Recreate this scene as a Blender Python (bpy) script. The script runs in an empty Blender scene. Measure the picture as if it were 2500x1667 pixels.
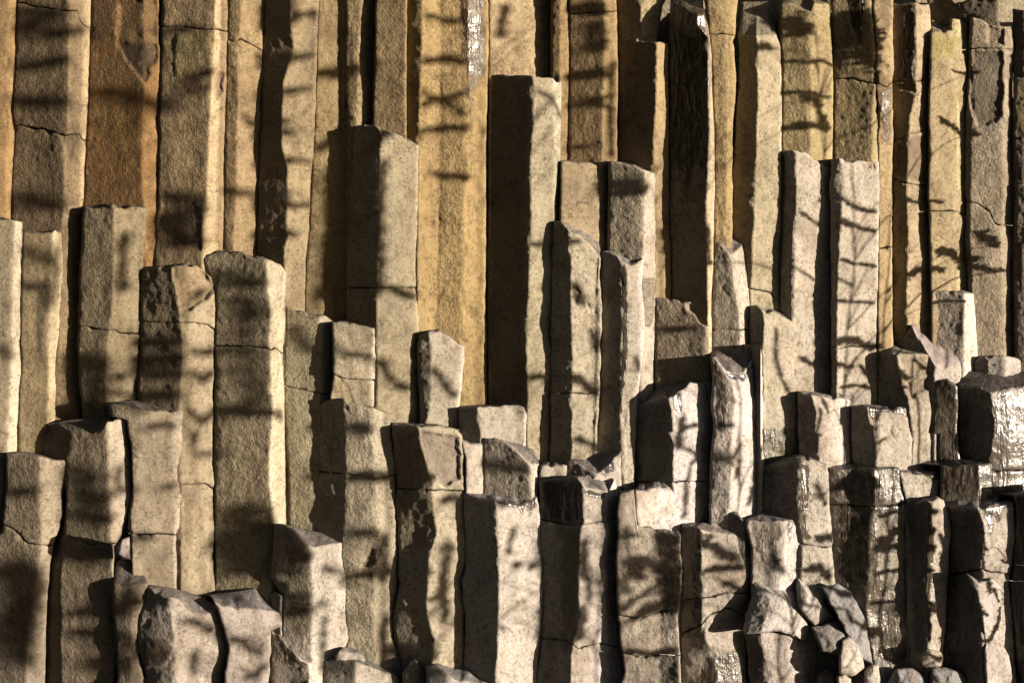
import bpy, math, random
import numpy as np
from math import radians, sin, cos, tan

# ------------------------------------------------------------------ camera, sky, sun
S = 0.0035            # metres per photo pixel at the foremost rocks
DC = 4000.0           # camera distance, in the same pixels
HOR = 400.0           # photo row of the eye level
scn = bpy.context.scene
cam = bpy.data.objects.new("camera", bpy.data.cameras.new("camera"))
scn.collection.objects.link(cam)
cam.location = (0, -DC * S, 0)
cam.rotation_euler = (radians(90), 0, 0)
cam.data.sensor_width = 36.0
cam.data.lens = 36.0 * DC / 2500.0
cam.data.shift_y = -(833.5 - HOR) / 2500.0
cam.data.clip_end = 3000
scn.camera = cam

SUN_AZ, SUN_EL = 60.5, 5.5       # degrees to the right of straight behind the camera, and above the horizon
SUN = np.array([sin(radians(SUN_AZ)) * cos(radians(SUN_EL)), -cos(radians(SUN_AZ)) * cos(radians(SUN_EL)), sin(radians(SUN_EL))])
world = bpy.data.worlds.new("World"); scn.world = world
world.use_nodes = True
nt = world.node_tree
bg = nt.nodes["Background"]
sky = nt.nodes.new("ShaderNodeTexSky")
sky.sky_type = 'NISHITA'; sky.sun_disc = False
sky.sun_elevation = radians(SUN_EL)
sky.sun_rotation = radians(180.0 - SUN_AZ)
nt.links.new(sky.outputs[0], bg.inputs[0])
bg.inputs[1].default_value = 0.05
sl = bpy.data.lights.new("sun", 'SUN')
sl.energy = 5.0; sl.angle = radians(0.42); sl.color = (1.0, 0.88, 0.725)
so = bpy.data.objects.new("sun", sl); scn.collection.objects.link(so)
so.rotation_euler = (radians(90.0 - SUN_EL), 0, radians(SUN_AZ))
so.location = tuple(SUN * 40)
scn.view_settings.view_transform = 'Standard'
scn.view_settings.look = 'None'
scn.view_settings.gamma = 1.0
scn.view_settings.exposure = 1.7

# ------------------------------------------------------------------ rock material
def N(nt, kind, **kw):
    n = nt.nodes.new(kind)
    for k, v in kw.items():
        if hasattr(n, k): setattr(n, k, v)
        else: n.inputs[k.replace('_', ' ')].default_value = v
    return n
def rock_material(name, bump=1.0):
    m = bpy.data.materials.new(name); m.use_nodes = True
    t = m.node_tree; Lk = t.links.new
    b = t.nodes["Principled BSDF"]
    geo = N(t, "ShaderNodeNewGeometry"); pos = geo.outputs["Position"]
    ta = N(t, "ShaderNodeAttribute", attribute_name="tint")
    wa = N(t, "ShaderNodeAttribute", attribute_name="wet")
    def noise(scale, detail, rough=0.6, vec=None, dist=0.0):
        n = N(t, "ShaderNodeTexNoise"); n.inputs["Scale"].default_value = scale
        n.inputs["Detail"].default_value = detail; n.inputs["Roughness"].default_value = rough
        n.inputs["Distortion"].default_value = dist
        Lk(vec if vec else pos, n.inputs["Vector"]); return n.outputs["Fac"]
    def ramp(f, a, b2, lo=0.0, hi=1.0):
        n = N(t, "ShaderNodeMapRange"); n.inputs[1].default_value = a; n.inputs[2].default_value = b2
        n.inputs[3].default_value = lo; n.inputs[4].default_value = hi
        Lk(f, n.inputs[0]); return n.outputs[0]
    def math_(op, a, c):
        n = N(t, "ShaderNodeMath", operation=op)
        for i, v in enumerate((a, c)):
            if isinstance(v, (int, float)): n.inputs[i].default_value = v
            else: Lk(v, n.inputs[i])
        return n.outputs[0]
    def mixc(mode, f, a, c):
        n = N(t, "ShaderNodeMix", data_type='RGBA', blend_type=mode)
        if isinstance(f, (int, float)): n.inputs[0].default_value = f
        else: Lk(f, n.inputs[0])
        for i, v in ((6, a), (7, c)):
            if isinstance(v, tuple): n.inputs[i].default_value = v
            else: Lk(v, n.inputs[i])
        return n.outputs[2]
    st = N(t, "ShaderNodeMapping"); st.inputs["Scale"].default_value = (1, 1, 0.22)
    Lk(pos, st.inputs[0]); stv = st.outputs[0]
    # mottling: weather stains, fine grain, dark pits and pale lichen flecks
    big = noise(3.2, 5, 0.62, dist=0.3)
    streak = noise(9, 4, 0.6, stv)
    grain = noise(95, 3, 0.7)
    lich = noise(26, 5, 0.72)
    c = mixc('MULTIPLY', ramp(big, 0.5, 0.72), ta.outputs["Color"], (0.62, 0.57, 0.52, 1))
    c = mixc('MULTIPLY', ramp(streak, 0.52, 0.75, 0, 0.7), c, (0.72, 0.64, 0.55, 1))
    c = mixc('MULTIPLY', ramp(lich, 0.51, 0.64, 0, 0.85), c, (0.55, 0.53, 0.48, 1))
    c = mixc('MIX', ramp(noise(17, 5, 0.75, dist=0.4), 0.58, 0.75, 0, 0.45), c, (0.32, 0.28, 0.22, 1))
    c = mixc('MULTIPLY', ramp(grain, 0.40, 0.72, 0.0, 0.8), c, (0.60, 0.57, 0.53, 1))
    c = mixc('MULTIPLY', math_('MULTIPLY', ramp(noise(42, 4, 0.7), 0.52, 0.62), ramp(noise(4.5, 3), 0.4, 0.6, 0.15, 0.9)), c, (0.42, 0.39, 0.34, 1))
    c = mixc('MULTIPLY', math_('MULTIPLY', ramp(noise(12, 7, 0.72, dist=0.3), 0.545, 0.62), ramp(noise(2.3, 2), 0.38, 0.6, 0.1, 0.8)), c, (0.50, 0.45, 0.40, 1))
    pits = N(t, "ShaderNodeTexVoronoi"); pits.inputs["Scale"].default_value = 38; Lk(pos, pits.inputs["Vector"])
    pit = math_('MULTIPLY', ramp(pits.outputs["Distance"], 0.05, 0.16, 1, 0), ramp(noise(6, 3), 0.5, 0.62))
    c = mixc('MULTIPLY', pit, c, (0.35, 0.31, 0.28, 1))
    # wetness breaks up along its edge
    wet = ramp(math_('ADD', wa.outputs["Fac"], math_('MULTIPLY', math_('SUBTRACT', noise(11, 5, 0.65), 0.5), 0.9)), 0.36, 0.66)
    wet = math_('MULTIPLY', wet, ramp(wa.outputs["Fac"], 0.02, 0.15))
    c = mixc('MULTIPLY', math_('MULTIPLY', wet, 0.92), c, (0.27, 0.26, 0.25, 1))
    Lk(c, b.inputs["Base Color"])
    rg = N(t, "ShaderNodeMix", data_type='FLOAT'); Lk(wet, rg.inputs[0])
    rg.inputs[2].default_value = 0.88; rg.inputs[3].default_value = 0.3
    Lk(rg.outputs[0], b.inputs["Roughness"])
    b.inputs["Specular IOR Level"].default_value = 0.4
    # relief
    h = math_('MULTIPLY', noise(48, 5, 0.6), 0.6)
    h = math_('ADD', h, math_('MULTIPLY', noise(27, 3, 0.6), 0.3))
    ca = N(t, "ShaderNodeAttribute", attribute_name="coarse")
    h = math_('MULTIPLY', h, ca.outputs["Fac"])
    h = math_('ADD', h, math_('MULTIPLY', noise(150, 2, 0.6), 0.05))
    h = math_('SUBTRACT', h, math_('MULTIPLY', pit, 0.10))
    bp = N(t, "ShaderNodeBump"); bp.inputs["Strength"].default_value = 1.0
    bp.inputs["Distance"].default_value = 0.024 * bump
    Lk(h, bp.inputs["Height"])
    hw = math_('ADD', noise(15, 2, 0.5, stv, 1.2), math_('MULTIPLY', noise(46, 1, 0.5), 0.3))
    bw = N(t, "ShaderNodeBump"); bw.inputs["Distance"].default_value = 0.012
    Lk(ramp(wet, 0, 1, 1.0, 0.25), bp.inputs["Strength"])
    Lk(math_('MULTIPLY', hw, wet), bw.inputs["Height"]); Lk(bp.outputs[0], bw.inputs["Normal"])
    Lk(bw.outputs[0], b.inputs["Normal"])
    b.inputs["Specular IOR Level"].default_value = 0.48
    return m
ROCK = rock_material("weathered_basalt")

def plain(name, col, rough=0.9, sc=20, bd=0.01):
    m = bpy.data.materials.new(name); m.use_nodes = True
    t = m.node_tree; b = t.nodes["Principled BSDF"]
    n = N(t, "ShaderNodeTexNoise"); n.inputs["Scale"].default_value = sc; n.inputs["Detail"].default_value = 5
    g = N(t, "ShaderNodeNewGeometry"); t.links.new(g.outputs["Position"], n.inputs["Vector"])
    r = N(t, "ShaderNodeValToRGB"); t.links.new(n.outputs["Fac"], r.inputs[0])
    r.color_ramp.elements[0].color = tuple(c * 0.6 for c in col) + (1,)
    r.color_ramp.elements[1].color = tuple(min(1, c * 1.4) for c in col) + (1,)
    t.links.new(r.outputs[0], b.inputs["Base Color"]); b.inputs["Roughness"].default_value = rough
    bp = N(t, "ShaderNodeBump"); bp.inputs["Distance"].default_value = bd
    t.links.new(n.outputs["Fac"], bp.inputs["Height"]); t.links.new(bp.outputs[0], b.inputs["Normal"])
    return m

# ------------------------------------------------------------------ noise and mesh helpers
def _hash(i, j, k, seed):
    h = (i * 374761393 + j * 668265263 + k * 2147483647 + seed * 144665) & 0xFFFFFFFF
    h = ((h ^ (h >> 13)) * 1274126177) & 0xFFFFFFFF
    h = ((h ^ (h >> 16)) * 2246822519) & 0xFFFFFFFF
    return ((h ^ (h >> 15)) & 0xFFFFFF) / float(0x800000) - 1.0
def vnoise(x, y, z, seed=0):
    x, y, z = np.broadcast_arrays(np.asarray(x, float), np.asarray(y, float), np.asarray(z, float))
    xi, yi, zi = np.floor(x).astype(np.int64), np.floor(y).astype(np.int64), np.floor(z).astype(np.int64)
    fx, fy, fz = x - xi, y - yi, z - zi
    fx, fy, fz = [f * f * f * (f * (f * 6 - 15) + 10) for f in (fx, fy, fz)]
    r = 0
    for a in (0, 1):
        for b in (0, 1):
            for c in (0, 1):
                w = (fx if a else 1 - fx) * (fy if b else 1 - fy) * (fz if c else 1 - fz)
                r = r + w * _hash(xi + a, yi + b, zi + c, seed)
    return r
def world_xyz(px, py, d):
    s = (DC + d) / DC * S
    return np.stack([(px - 1250.0) * s, d * S + 0 * px, (HOR - py) * s], -1)
def pts(s):
    return np.array([[float(v) for v in p.split(',')] for p in s.split()])
def inside(x, y, poly):
    r = np.zeros(x.shape, bool); n = len(poly); j = n - 1
    for i in range(n):
        xi, yi = poly[i]; xj, yj = poly[j]
        if yi != yj:
            c = ((yi > y) != (yj > y)) & (x < (xj - xi) * (y - yi) / (yj - yi) + xi)
            r ^= c
        j = i
    return r
def edge_dist(x, y, poly):
    r = np.full(x.shape, 1e9); n = len(poly)
    for i in range(n):
        a, b = poly[i], poly[(i + 1) % n]
        ab = b - a; l = max(1e-6, float(ab @ ab))
        t = np.clip(((x - a[0]) * ab[0] + (y - a[1]) * ab[1]) / l, 0, 1)
        r = np.minimum(r, np.hypot(x - a[0] - t * ab[0], y - a[1] - t * ab[1]))
    return r
def mesh_obj(name, V, F, tint, wet, parent=None, mat=None, coarse=None):
    me = bpy.data.meshes.new(name)
    V = np.asarray(V, np.float32); F = np.asarray(F, np.int32)
    me.vertices.add(len(V)); me.vertices.foreach_set("co", V.ravel())
    me.loops.add(F.size); me.loops.foreach_set("vertex_index", F.ravel())
    me.polygons.add(len(F))
    me.polygons.foreach_set("loop_start", np.arange(0, F.size, F.shape[1], dtype=np.int32))
    me.polygons.foreach_set("loop_total", np.full(len(F), F.shape[1], np.int32))
    me.polygons.foreach_set("use_smooth", np.ones(len(F), bool))
    if tint is not None:
        a = me.attributes.new("tint", 'FLOAT_COLOR', 'POINT')
        a.data.foreach_set("color", np.concatenate([tint, np.ones((len(V), 1))], 1).astype(np.float32).ravel())
        a = me.attributes.new("wet", 'FLOAT', 'POINT')
        a.data.foreach_set("value", np.asarray(wet, np.float32))
        a = me.attributes.new("coarse", 'FLOAT', 'POINT')
        a.data.foreach_set("value", np.full(len(V), .6, np.float32) if coarse is None else np.asarray(coarse, np.float32))
    me.update(calc_edges=True); me.validate()
    me.materials.append(mat or ROCK)
    o = bpy.data.objects.new(name, me); scn.collection.objects.link(o)
    if parent: o.parent = parent
    return o
def tag(o, label, cat=None, group=None, kind=None):
    if label: o['label'] = label
    if cat: o['category'] = cat
    if group: o['group'] = group
    if kind: o['kind'] = kind

TINT = dict(tan=(.40, .31, .19), gold=(.42, .275, .115), brown=(.28, .19, .10), pale=(.47, .41, .32), pink=(.47, .395, .33),
            grey=(.38, .34, .29), olive=(.38, .31, .16), dark=(.20, .165, .13), white=(.55, .49, .42), slate=(.30, .28, .28))
COLS = []
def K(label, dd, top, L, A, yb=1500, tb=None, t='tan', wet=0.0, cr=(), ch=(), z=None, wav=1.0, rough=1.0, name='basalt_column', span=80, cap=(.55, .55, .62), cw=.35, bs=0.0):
    c = dict(label=label, dd=dd, top=pts(top), L=[pts(l) for l in L], A=A, yb=yb, tb=pts(tb) if tb else None, t=t, wet=wet,
             cr=[pts(q) for q in cr], ch=[(pts(q[0]),) + tuple(q[1:]) for q in ch], z=z, wav=wav, rough=rough, name=name, span=span, cap=cap, cw=cw, bs=bs)
    COLS.append(c)

def line_x(l, y):
    return np.interp(y, l[:, 1], l[:, 0])
def prep(c, idx):
    c['id'] = idx
    c['A'] = [a + 7 if 1 < a < 22 else (-36 + (a + 36) * .2 if -50 < a < -36 else a) for a in c['A']]
    ys = np.linspace(c['top'][:, 1].min(), min(c['yb'], 1667), 40)
    xs = np.array([line_x(l, ys) for l in c['L']])
    w = np.maximum(1, np.mean(np.diff(xs, axis=0), axis=1))
    o = np.concatenate([[0], np.cumsum([wi * tan(radians(a)) for wi, a in zip(w, c['A'])])])
    c['off'] = o - o.min()
    c['ytop'] = c['top'][:, 1].min()
    c['order'] = c['z'] if c['z'] is not None else c['top'][:, 1].mean()
def front_depth(c, x, y):
    """depth of the front faces relative to the column's foremost ridge, and inside-mask, at photo points"""
    X = np.array([line_x(l, y) for l in c['L']])
    d = np.zeros_like(x); ins = (x >= X[0]) & (x < X[-1])
    for k in range(len(X) - 1):
        m = (x >= X[k]) & (x < X[k + 1])
        f = (x - X[k]) / np.maximum(1, X[k + 1] - X[k])
        d = np.where(m, c['off'][k] + f * (c['off'][k + 1] - c['off'][k]), d)
    return d, ins
def solve_depths():
    """columns touch their neighbours: find the distance of each column so that neighbouring edges meet"""
    st = 5
    gx, gy = np.meshgrid(np.arange(0, 2500, st) + .5, np.arange(0, 1667, st) + .5)
    lab = np.full(gx.shape, -1); dep = np.zeros(gx.shape); cap = np.zeros(gx.shape, bool); owners = []
    order = sorted(range(len(COLS)), key=lambda i: COLS[i]['order'])
    full = {}
    for i in order:
        c = COLS[i]
        d, ins = front_depth(c, gx, gy)
        ty = np.interp(gx, c['top'][:, 0], c['top'][:, 1])
        body = ins & (gy >= ty) & (gy < c['yb'])
        full[i] = (body, d)
        m = body.copy(); cm = np.zeros_like(m)
        if c['tb'] is not None:
            by = np.interp(gx, c['tb'][:, 0], c['tb'][:, 1])
            cm = (gx >= min(c['tb'][0, 0], c['top'][0, 0])) & (gx <= max(c['tb'][-1, 0], c['top'][-1, 0])) & (gy >= by) & (gy < ty)
            m |= cm
        lab[m] = i; dep[m] = d[m]; cap[m] = False; cap[cm] = True
    n = len(COLS); rows = {}
    def add(a, b, v, w):
        k = (a, b); rows.setdefault(k, []).append((v, w))
    a, b = lab[:, :-1], lab[:, 1:]
    for r, q in zip(*np.nonzero((a != b) & (a >= 0) & (b >= 0))):
        if cap[r, q] or cap[r, q + 1]: continue
        add(a[r, q], b[r, q], dep[r, q + 1] - dep[r, q], 1.0)       # d_a - d_b = off_b - off_a
    a, b = lab[:-1], lab[1:]
    for r, q in zip(*np.nonzero((a != b) & (a >= 0) & (b >= 0))):
        if not (COLS[b[r, q]]['order'] > COLS[a[r, q]]['order']): continue
        sp = COLS[b[r, q]]['span'] * 0.4
        base = np.median(dep[r + 1, q]) if not cap[r + 1, q] else 0
        add(a[r, q], b[r, q], sp + min(0, 0) - dep[r, q] + 0.5 * base, 0.25)
    A, B = [], []
    for (i, j), vs in rows.items():
        if len(vs) < 3: continue
        v = np.median([q[0] for q in vs]); w = (len(vs) ** 0.5) * np.mean([q[1] for q in vs])
        e = np.zeros(n); e[i] = 1; e[j] = -1
        A.append(e); B.append((v, w))
    A = np.array(A); V = np.array([q[0] for q in B]); W = np.array([q[1] for q in B])
    prior = np.array([250 - 0.15 * c['ytop'] for c in COLS])
    rw = np.ones(len(V)); x = prior
    for it in range(8):
        M = np.vstack([A * (W * rw)[:, None], np.eye(n) * 0.8]); Y = np.concatenate([V * W * rw, prior * 0.8])
        x = np.linalg.lstsq(M, Y, rcond=None)[0]
        r = np.abs(A @ x - V); rw = 1 / np.sqrt(1 + (r / 25) ** 2)
    x = x + np.array([c['dd'] for c in COLS])
    # a column whose top is seen in front of another must really stand in front of it
    for it in range(12):
        moved = 0
        for i in range(n):
            for j in range(n):
                if i == j or COLS[j]['order'] <= COLS[i]['order']: continue
                ov = full[i][0] & (lab == j) & ~cap
                if ov.sum() < 12: continue
                gap = np.percentile((full[i][1] + x[i] - full[j][1] - x[j])[ov], 8)
                if gap < 6:
                    s = 6 - gap; x[i] += s * .6; x[j] -= s * .4; moved = max(moved, s)
        if moved < 2: break
    x -= x.min()
    for c, d in zip(COLS, x): c['d'] = d; print('DEPTH', round(d), c['label'][:50])
    return lab

def x0_of(c): return c['L'][0][:, 0].mean()
def build_column(c):
    seed = c['id'] * 7 + 3
    W_ = c['wav']; n = len(c['L']); tint0 = np.array(TINT[c['t']]) if isinstance(c['t'], str) else np.array(c['t'])
    kb = np.clip((c['ytop'] - 450) / 900 + (x0_of(c) - 900) / 1500, 0, 1)      # paler and pinker towards the foot and the right
    dim = .30 * np.clip((1000 - x0_of(c)) / 800, 0, 1) * np.array([1, 1.05, 1.12])      # darker, browner tint towards the left of the cliff
    kt = np.clip((220 - c['ytop']) / 300, 0, 1)
    tint0 = tint0 * (1 - kt * np.array([.02, .08, .19]))
    tint0 = tint0 * (1 + kb * np.array([.05, .07, .12]))
    rng = random.Random(seed)
    step = 3.6
    ys0 = np.linspace(c['ytop'], c['yb'], 20)
    wid = [max(2, np.mean(line_x(c['L'][k + 1], ys0) - line_x(c['L'][k], ys0))) for k in range(n - 1)]
    # across: list of (facet, fraction), plus the turned-back flanks
    us = []
    for k in range(n - 1):
        m = max(2, int(math.ceil(wid[k] / step)))
        us += [(k, i / m) for i in range(m)]
    us.append((n - 2, 1.0))
    nf = len(us)
    fk = np.array([u[0] for u in us]); ff = np.array([u[1] for u in us])
    flank = [(-0.5, 4), (2.5, 22), (9, 60)]
    cs = np.array([1.0 if a < -2 else (.55 if a < 12 else (.32 if a < 30 else .2)) for a in c['A']])
    csu = cs[fk]; csu = np.convolve(np.pad(csu, 2, mode='edge'), np.ones(5) / 5, 'valid')
    # the narrow right-hand faces are smooth and tinted paler than the fronts
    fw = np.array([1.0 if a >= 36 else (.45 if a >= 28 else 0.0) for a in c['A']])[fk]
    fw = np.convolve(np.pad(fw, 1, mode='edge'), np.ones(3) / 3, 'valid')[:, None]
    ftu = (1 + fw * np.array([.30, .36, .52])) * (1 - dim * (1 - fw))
    nfl = 3
    csr = np.concatenate([csu[:1].repeat(nfl), csu, csu[-1:].repeat(nfl)])
    def rows(y):                        # y: (nv, nf) photo rows -> px, depth
        X = np.array([line_x(l, y.ravel()).reshape(y.shape) for l in c['L']])
        for k in range(n):
            X[k] += W_ * (1.3 * vnoise(y / 42.0, k * 3.7, c['id'] * 1.3, 11) + 0.9 * vnoise(y / 13.0, k * 5.1, c['id'] * 2.3, 12))
        ar = np.arange(nf)[None, :]; vr = np.arange(y.shape[0])[:, None]
        xa, xb = X[fk[None, :], vr, ar], X[fk[None, :] + 1, vr, ar]
        px = xa + (xb - xa) * ff
        off = c['off']; d = off[fk] + (off[fk + 1] - off[fk]) * ff
        # arris rounding
        cum = np.concatenate([[0], np.cumsum([np.hypot((wid[fk[i]]) * (ff[i + 1] - ff[i] if fk[i] == fk[i + 1] else 1 - ff[i]), 0) for i in range(nf - 1)])])
        ker = np.exp(-0.5 * ((cum[:, None] - cum[None, :]) / 2.2) ** 2); ker /= ker.sum(1, keepdims=True)
        dd = d - (ker @ d); d = d - dd * 0.4
        edge = np.minimum(cum, cum[-1] - cum)
        d = d + 4.0 * np.exp(-edge / 1.8)
        d = np.broadcast_to(d, px.shape).copy()
        # knocked-off bits along the arrises
        for kk in range(n):
            cu = cum[np.argmax((fk == kk))] if kk < n - 1 else cum[-1]
            chip = np.clip(vnoise(y / 38.0, kk * 9.1, c['id'] * 3.1, 14) + .35 * vnoise(y / 7.0, kk * 4.1, c['id'], 15) - .38, 0, 1)
            d = d + 6 * chip * np.exp(-((cum - cu) / 4.5) ** 2)
        # uneven weathered faces: hollows, flutes and shallow cross ripples
        ph = c['id'] * 13.7
        R = c['rough']
        d += R * (6.0 * vnoise(px / 80, y / 130, ph, 1) + 1.5 * vnoise(px / 28, y / 50, ph, 2) + 0.8 * vnoise(px / 12, y / 15, ph, 3) + 0.5 * vnoise(px / 6, y / 6.5, ph, 4))
        d += csu * (.7 * vnoise(px / 9, y / 12, ph, 8) + .7 * vnoise(px / 5, y / 6, ph, 9))
        d += (W_ - 1) * 7 * vnoise(px / 60, y / 60, ph, 5)
        d += 1.3 * R * np.sin(y / 9.5 + 3 * vnoise(px / 60, y / 90, ph, 6)) * np.clip(vnoise(px / 90, y / 70, ph, 7) + .1, 0, 1)
        return px, d
    def ytop_of(px): return np.interp(px, c['top'][:, 0], c['top'][:, 1])
    # front x at the top row (one fixed-point step is enough)
    y0 = np.full((1, nf), c['top'][:, 1].mean())
    for _ in range(3):
        p0, _d = rows(y0); y0 = ytop_of(p0)
    yt = y0[0] + 1.6 * vnoise(p0[0] / 9, 0.5, seed, 21) + 2.2 * vnoise(p0[0] / 25, 0.5, seed, 22) + 9 * np.clip(vnoise(p0[0] / 16, 2.5, seed, 24) - .25, 0, 1)
    bounds = [yt]
    for q in c['cr']:
        xm = p0[0]
        yy = np.interp(xm, q[:, 0], q[:, 1]) + 1.5 * vnoise(xm / 9, 1.5, seed, 23)
        bounds.append(yy)
    bounds.append(np.full(nf, float(c['yb'])))
    nseg = len(bounds) - 1
    root = None
    x0, x1 = c['L'][0][:, 0].mean(), c['L'][-1][:, 0].mean()
    base = world_xyz(np.array(0.5 * (x0 + x1)), np.array(1790.0), np.array(c['d'] + 40.0))
    nm = c['name']
    if nseg > 1:
        root = bpy.data.objects.new(nm, None); scn.collection.objects.link(root); root.location = tuple(base)
        root.empty_display_size = 0.2
    for s in range(nseg):
        gap = lambda q: .25 + 1.2 * np.clip(vnoise(p0[0] / 20, q * 5.5, seed, 25) + .45, 0, 1)
        ya, yb = bounds[s] + (gap(s) if s else 0), bounds[s + 1] - (gap(s + 1) if s < nseg - 1 else 0)
        nv = max(3, int(math.ceil(np.max(yb - ya) / 3.8)))
        v = np.linspace(0, 1, nv)[:, None]
        y = ya + (yb - ya) * v
        px, d = rows(y)
        lip = 9 * np.clip(vnoise(px / 13, s * 7.0 + 0 * px, seed, 33) + .5 * vnoise(px / 5, s * 3.0 + 0 * px, seed, 34) - .25, 0, 1)
        if s: d += lip * np.exp(-(y - ya) / 4.5)
        if s: d += 2.5 * np.exp(-(y - ya) / 1.5)
        if s < nseg - 1: d += 2.5 * np.exp(-(yb - y) / 1.5)
        if s == 0: d += 3 * np.exp(-(y - ya) / 2.0)
        d += (rng.uniform(-3, 3) if nseg > 1 else 0)
        d = d + c['d']
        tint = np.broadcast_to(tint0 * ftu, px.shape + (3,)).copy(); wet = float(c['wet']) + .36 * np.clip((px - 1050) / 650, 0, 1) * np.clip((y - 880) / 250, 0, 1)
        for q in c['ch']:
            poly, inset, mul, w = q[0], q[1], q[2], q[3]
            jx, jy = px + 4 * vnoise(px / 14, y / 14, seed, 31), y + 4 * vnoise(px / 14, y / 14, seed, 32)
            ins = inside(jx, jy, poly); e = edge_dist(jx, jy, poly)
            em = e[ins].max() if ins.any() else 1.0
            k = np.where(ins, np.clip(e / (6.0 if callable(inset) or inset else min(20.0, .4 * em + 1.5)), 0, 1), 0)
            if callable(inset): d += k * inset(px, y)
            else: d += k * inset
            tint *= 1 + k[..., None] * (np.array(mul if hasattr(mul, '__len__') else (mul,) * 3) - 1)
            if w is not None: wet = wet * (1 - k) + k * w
        # flanks turn inward behind the outline
        P = [px]; D = [d]; Yv = [y]; T = [tint]; Wt = [wet]
        for ins_, back in flank:
            P = [px[:, :1] + ins_] + P; D = [d[:, :1] + back] + D; Yv = [y[:, :1]] + Yv; T = [tint[:, :1]] + T; Wt = [wet[:, :1]] + Wt
            P = P + [px[:, -1:] - ins_]; D = D + [d[:, -1:] + back]; Yv = Yv + [y[:, -1:]]; T = T + [tint[:, -1:]]; Wt = Wt + [wet[:, -1:]]
        px, d, y, tint, wet = [np.concatenate(q, 1) for q in (P, D, Yv, T, Wt)]
        # fold-in at cracks, long foot at the bottom
        if s:
            px = np.vstack([px[:1], px]); y = np.vstack([y[:1], y]); d = np.vstack([d[:1] + 30, d]); tint = np.concatenate([tint[:1], tint]); wet = np.vstack([wet[:1], wet])
        if s < nseg - 1:
            px = np.vstack([px, px[-1:]]); y = np.vstack([y, y[-1:]]); d = np.vstack([d, d[-1:] + 30]); tint = np.concatenate([tint, tint[-1:]]); wet = np.vstack([wet, wet[-1:]])
        else:
            px = np.vstack([px, px[-1:]]); y = np.vstack([y, np.maximum(y[-1:], 1795)]); d = np.vstack([d, d[-1:]]); tint = np.concatenate([tint, tint[-1:]]); wet = np.vstack([wet, wet[-1:]])
        nr, nc = px.shape
        if s == 0:                       # the top face, running back to its far rim
            f = np.linspace(0, 1, nc)
            dm = float(np.min(d[0, 3:-3])); back_d = dm + c['span'] * (1 + c['bs'] * (2 * np.linspace(0, 1, px.shape[1]) - 1))
            if c['tb'] is not None:
                bx = c['tb'][0, 0] + (c['tb'][-1, 0] - c['tb'][0, 0]) * f
                by = np.interp(bx, c['tb'][:, 0], c['tb'][:, 1])
            else:
                bx = px[0, 0] + 3 + (px[0, -1] - px[0, 0] - 6) * f
                by = HOR + (y[0] - HOR) * (DC + dm) / (DC + back_d)
                by = by - 2
            m = max(4, int(np.max(np.abs(by - y[0])) / 3.6) + 2)
            g = np.linspace(0, 1, m + 1)[1:, None]
            cx = px[0] + (bx - px[0]) * g; cy = y[0] + (by - y[0]) * g
            cd = d[0] + (back_d + 4 * np.sin(3 * f) - d[0]) * g
            bump = np.sin(np.pi * np.clip(g, 0, 1))
            cy = cy + bump * (1.6 * vnoise(cx / 22, cd / 22, seed, 41) + 1.0 * vnoise(cx / 8, cd / 8, seed, 42))
            ct = np.broadcast_to(tint0 * (1 - dim) * np.array(c['cap']), cx.shape + (3,)); cw = np.full(cx.shape, min(1, c['wet'] + c['cw']))  # cap tint darkens and blues the tops, standing in for shade and damp
            # and the hidden rear side going down
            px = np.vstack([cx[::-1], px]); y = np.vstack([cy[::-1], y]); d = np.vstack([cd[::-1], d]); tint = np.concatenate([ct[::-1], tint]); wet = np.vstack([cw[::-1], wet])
            px = np.vstack([px[:1] , px]); y = np.vstack([np.full((1, nc), min(1795.0, np.max(yb) + 0.0)), y]); d = np.vstack([d[:1] + 12, d]); tint = np.concatenate([tint[:1], tint]); wet = np.vstack([wet[:1], wet])
        nr = px.shape[0]
        V = world_xyz(px, y, d).reshape(-1, 3)
        i = np.arange(nr - 1)[:, None] * nc + np.arange(nc - 1)[None, :]
        F = np.stack([i, i + nc, i + nc + 1, i + 1], -1).reshape(-1, 4)
        # mottled tint drift along the column
        dr = 1 + 0.16 * vnoise(V[:, 0] * 1.7, V[:, 1], V[:, 2] * 0.9, 51) + 0.08 * vnoise(V[:, 0] * 6, V[:, 1], V[:, 2] * 4, 52)
        tt = tint.reshape(-1, 3) * dr[:, None] * 0.45
        co = np.broadcast_to(csr, (nr, nc)).ravel()
        if root is None:
            o = mesh_obj(nm, V - base, F, tt, wet.ravel(), None, None, co); o.location = tuple(base); root = o
        else:
            o = mesh_obj('segment', V - base, F, tt, wet.ravel(), root, None, co)
    if nm == 'basalt_column': tag(root, c['label'], 'rock column', 'upright basalt columns of the cliff', 'thing')
    else: tag(root, c['label'], 'rock', 'broken rocks at the foot of the columns')
    return root

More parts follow.
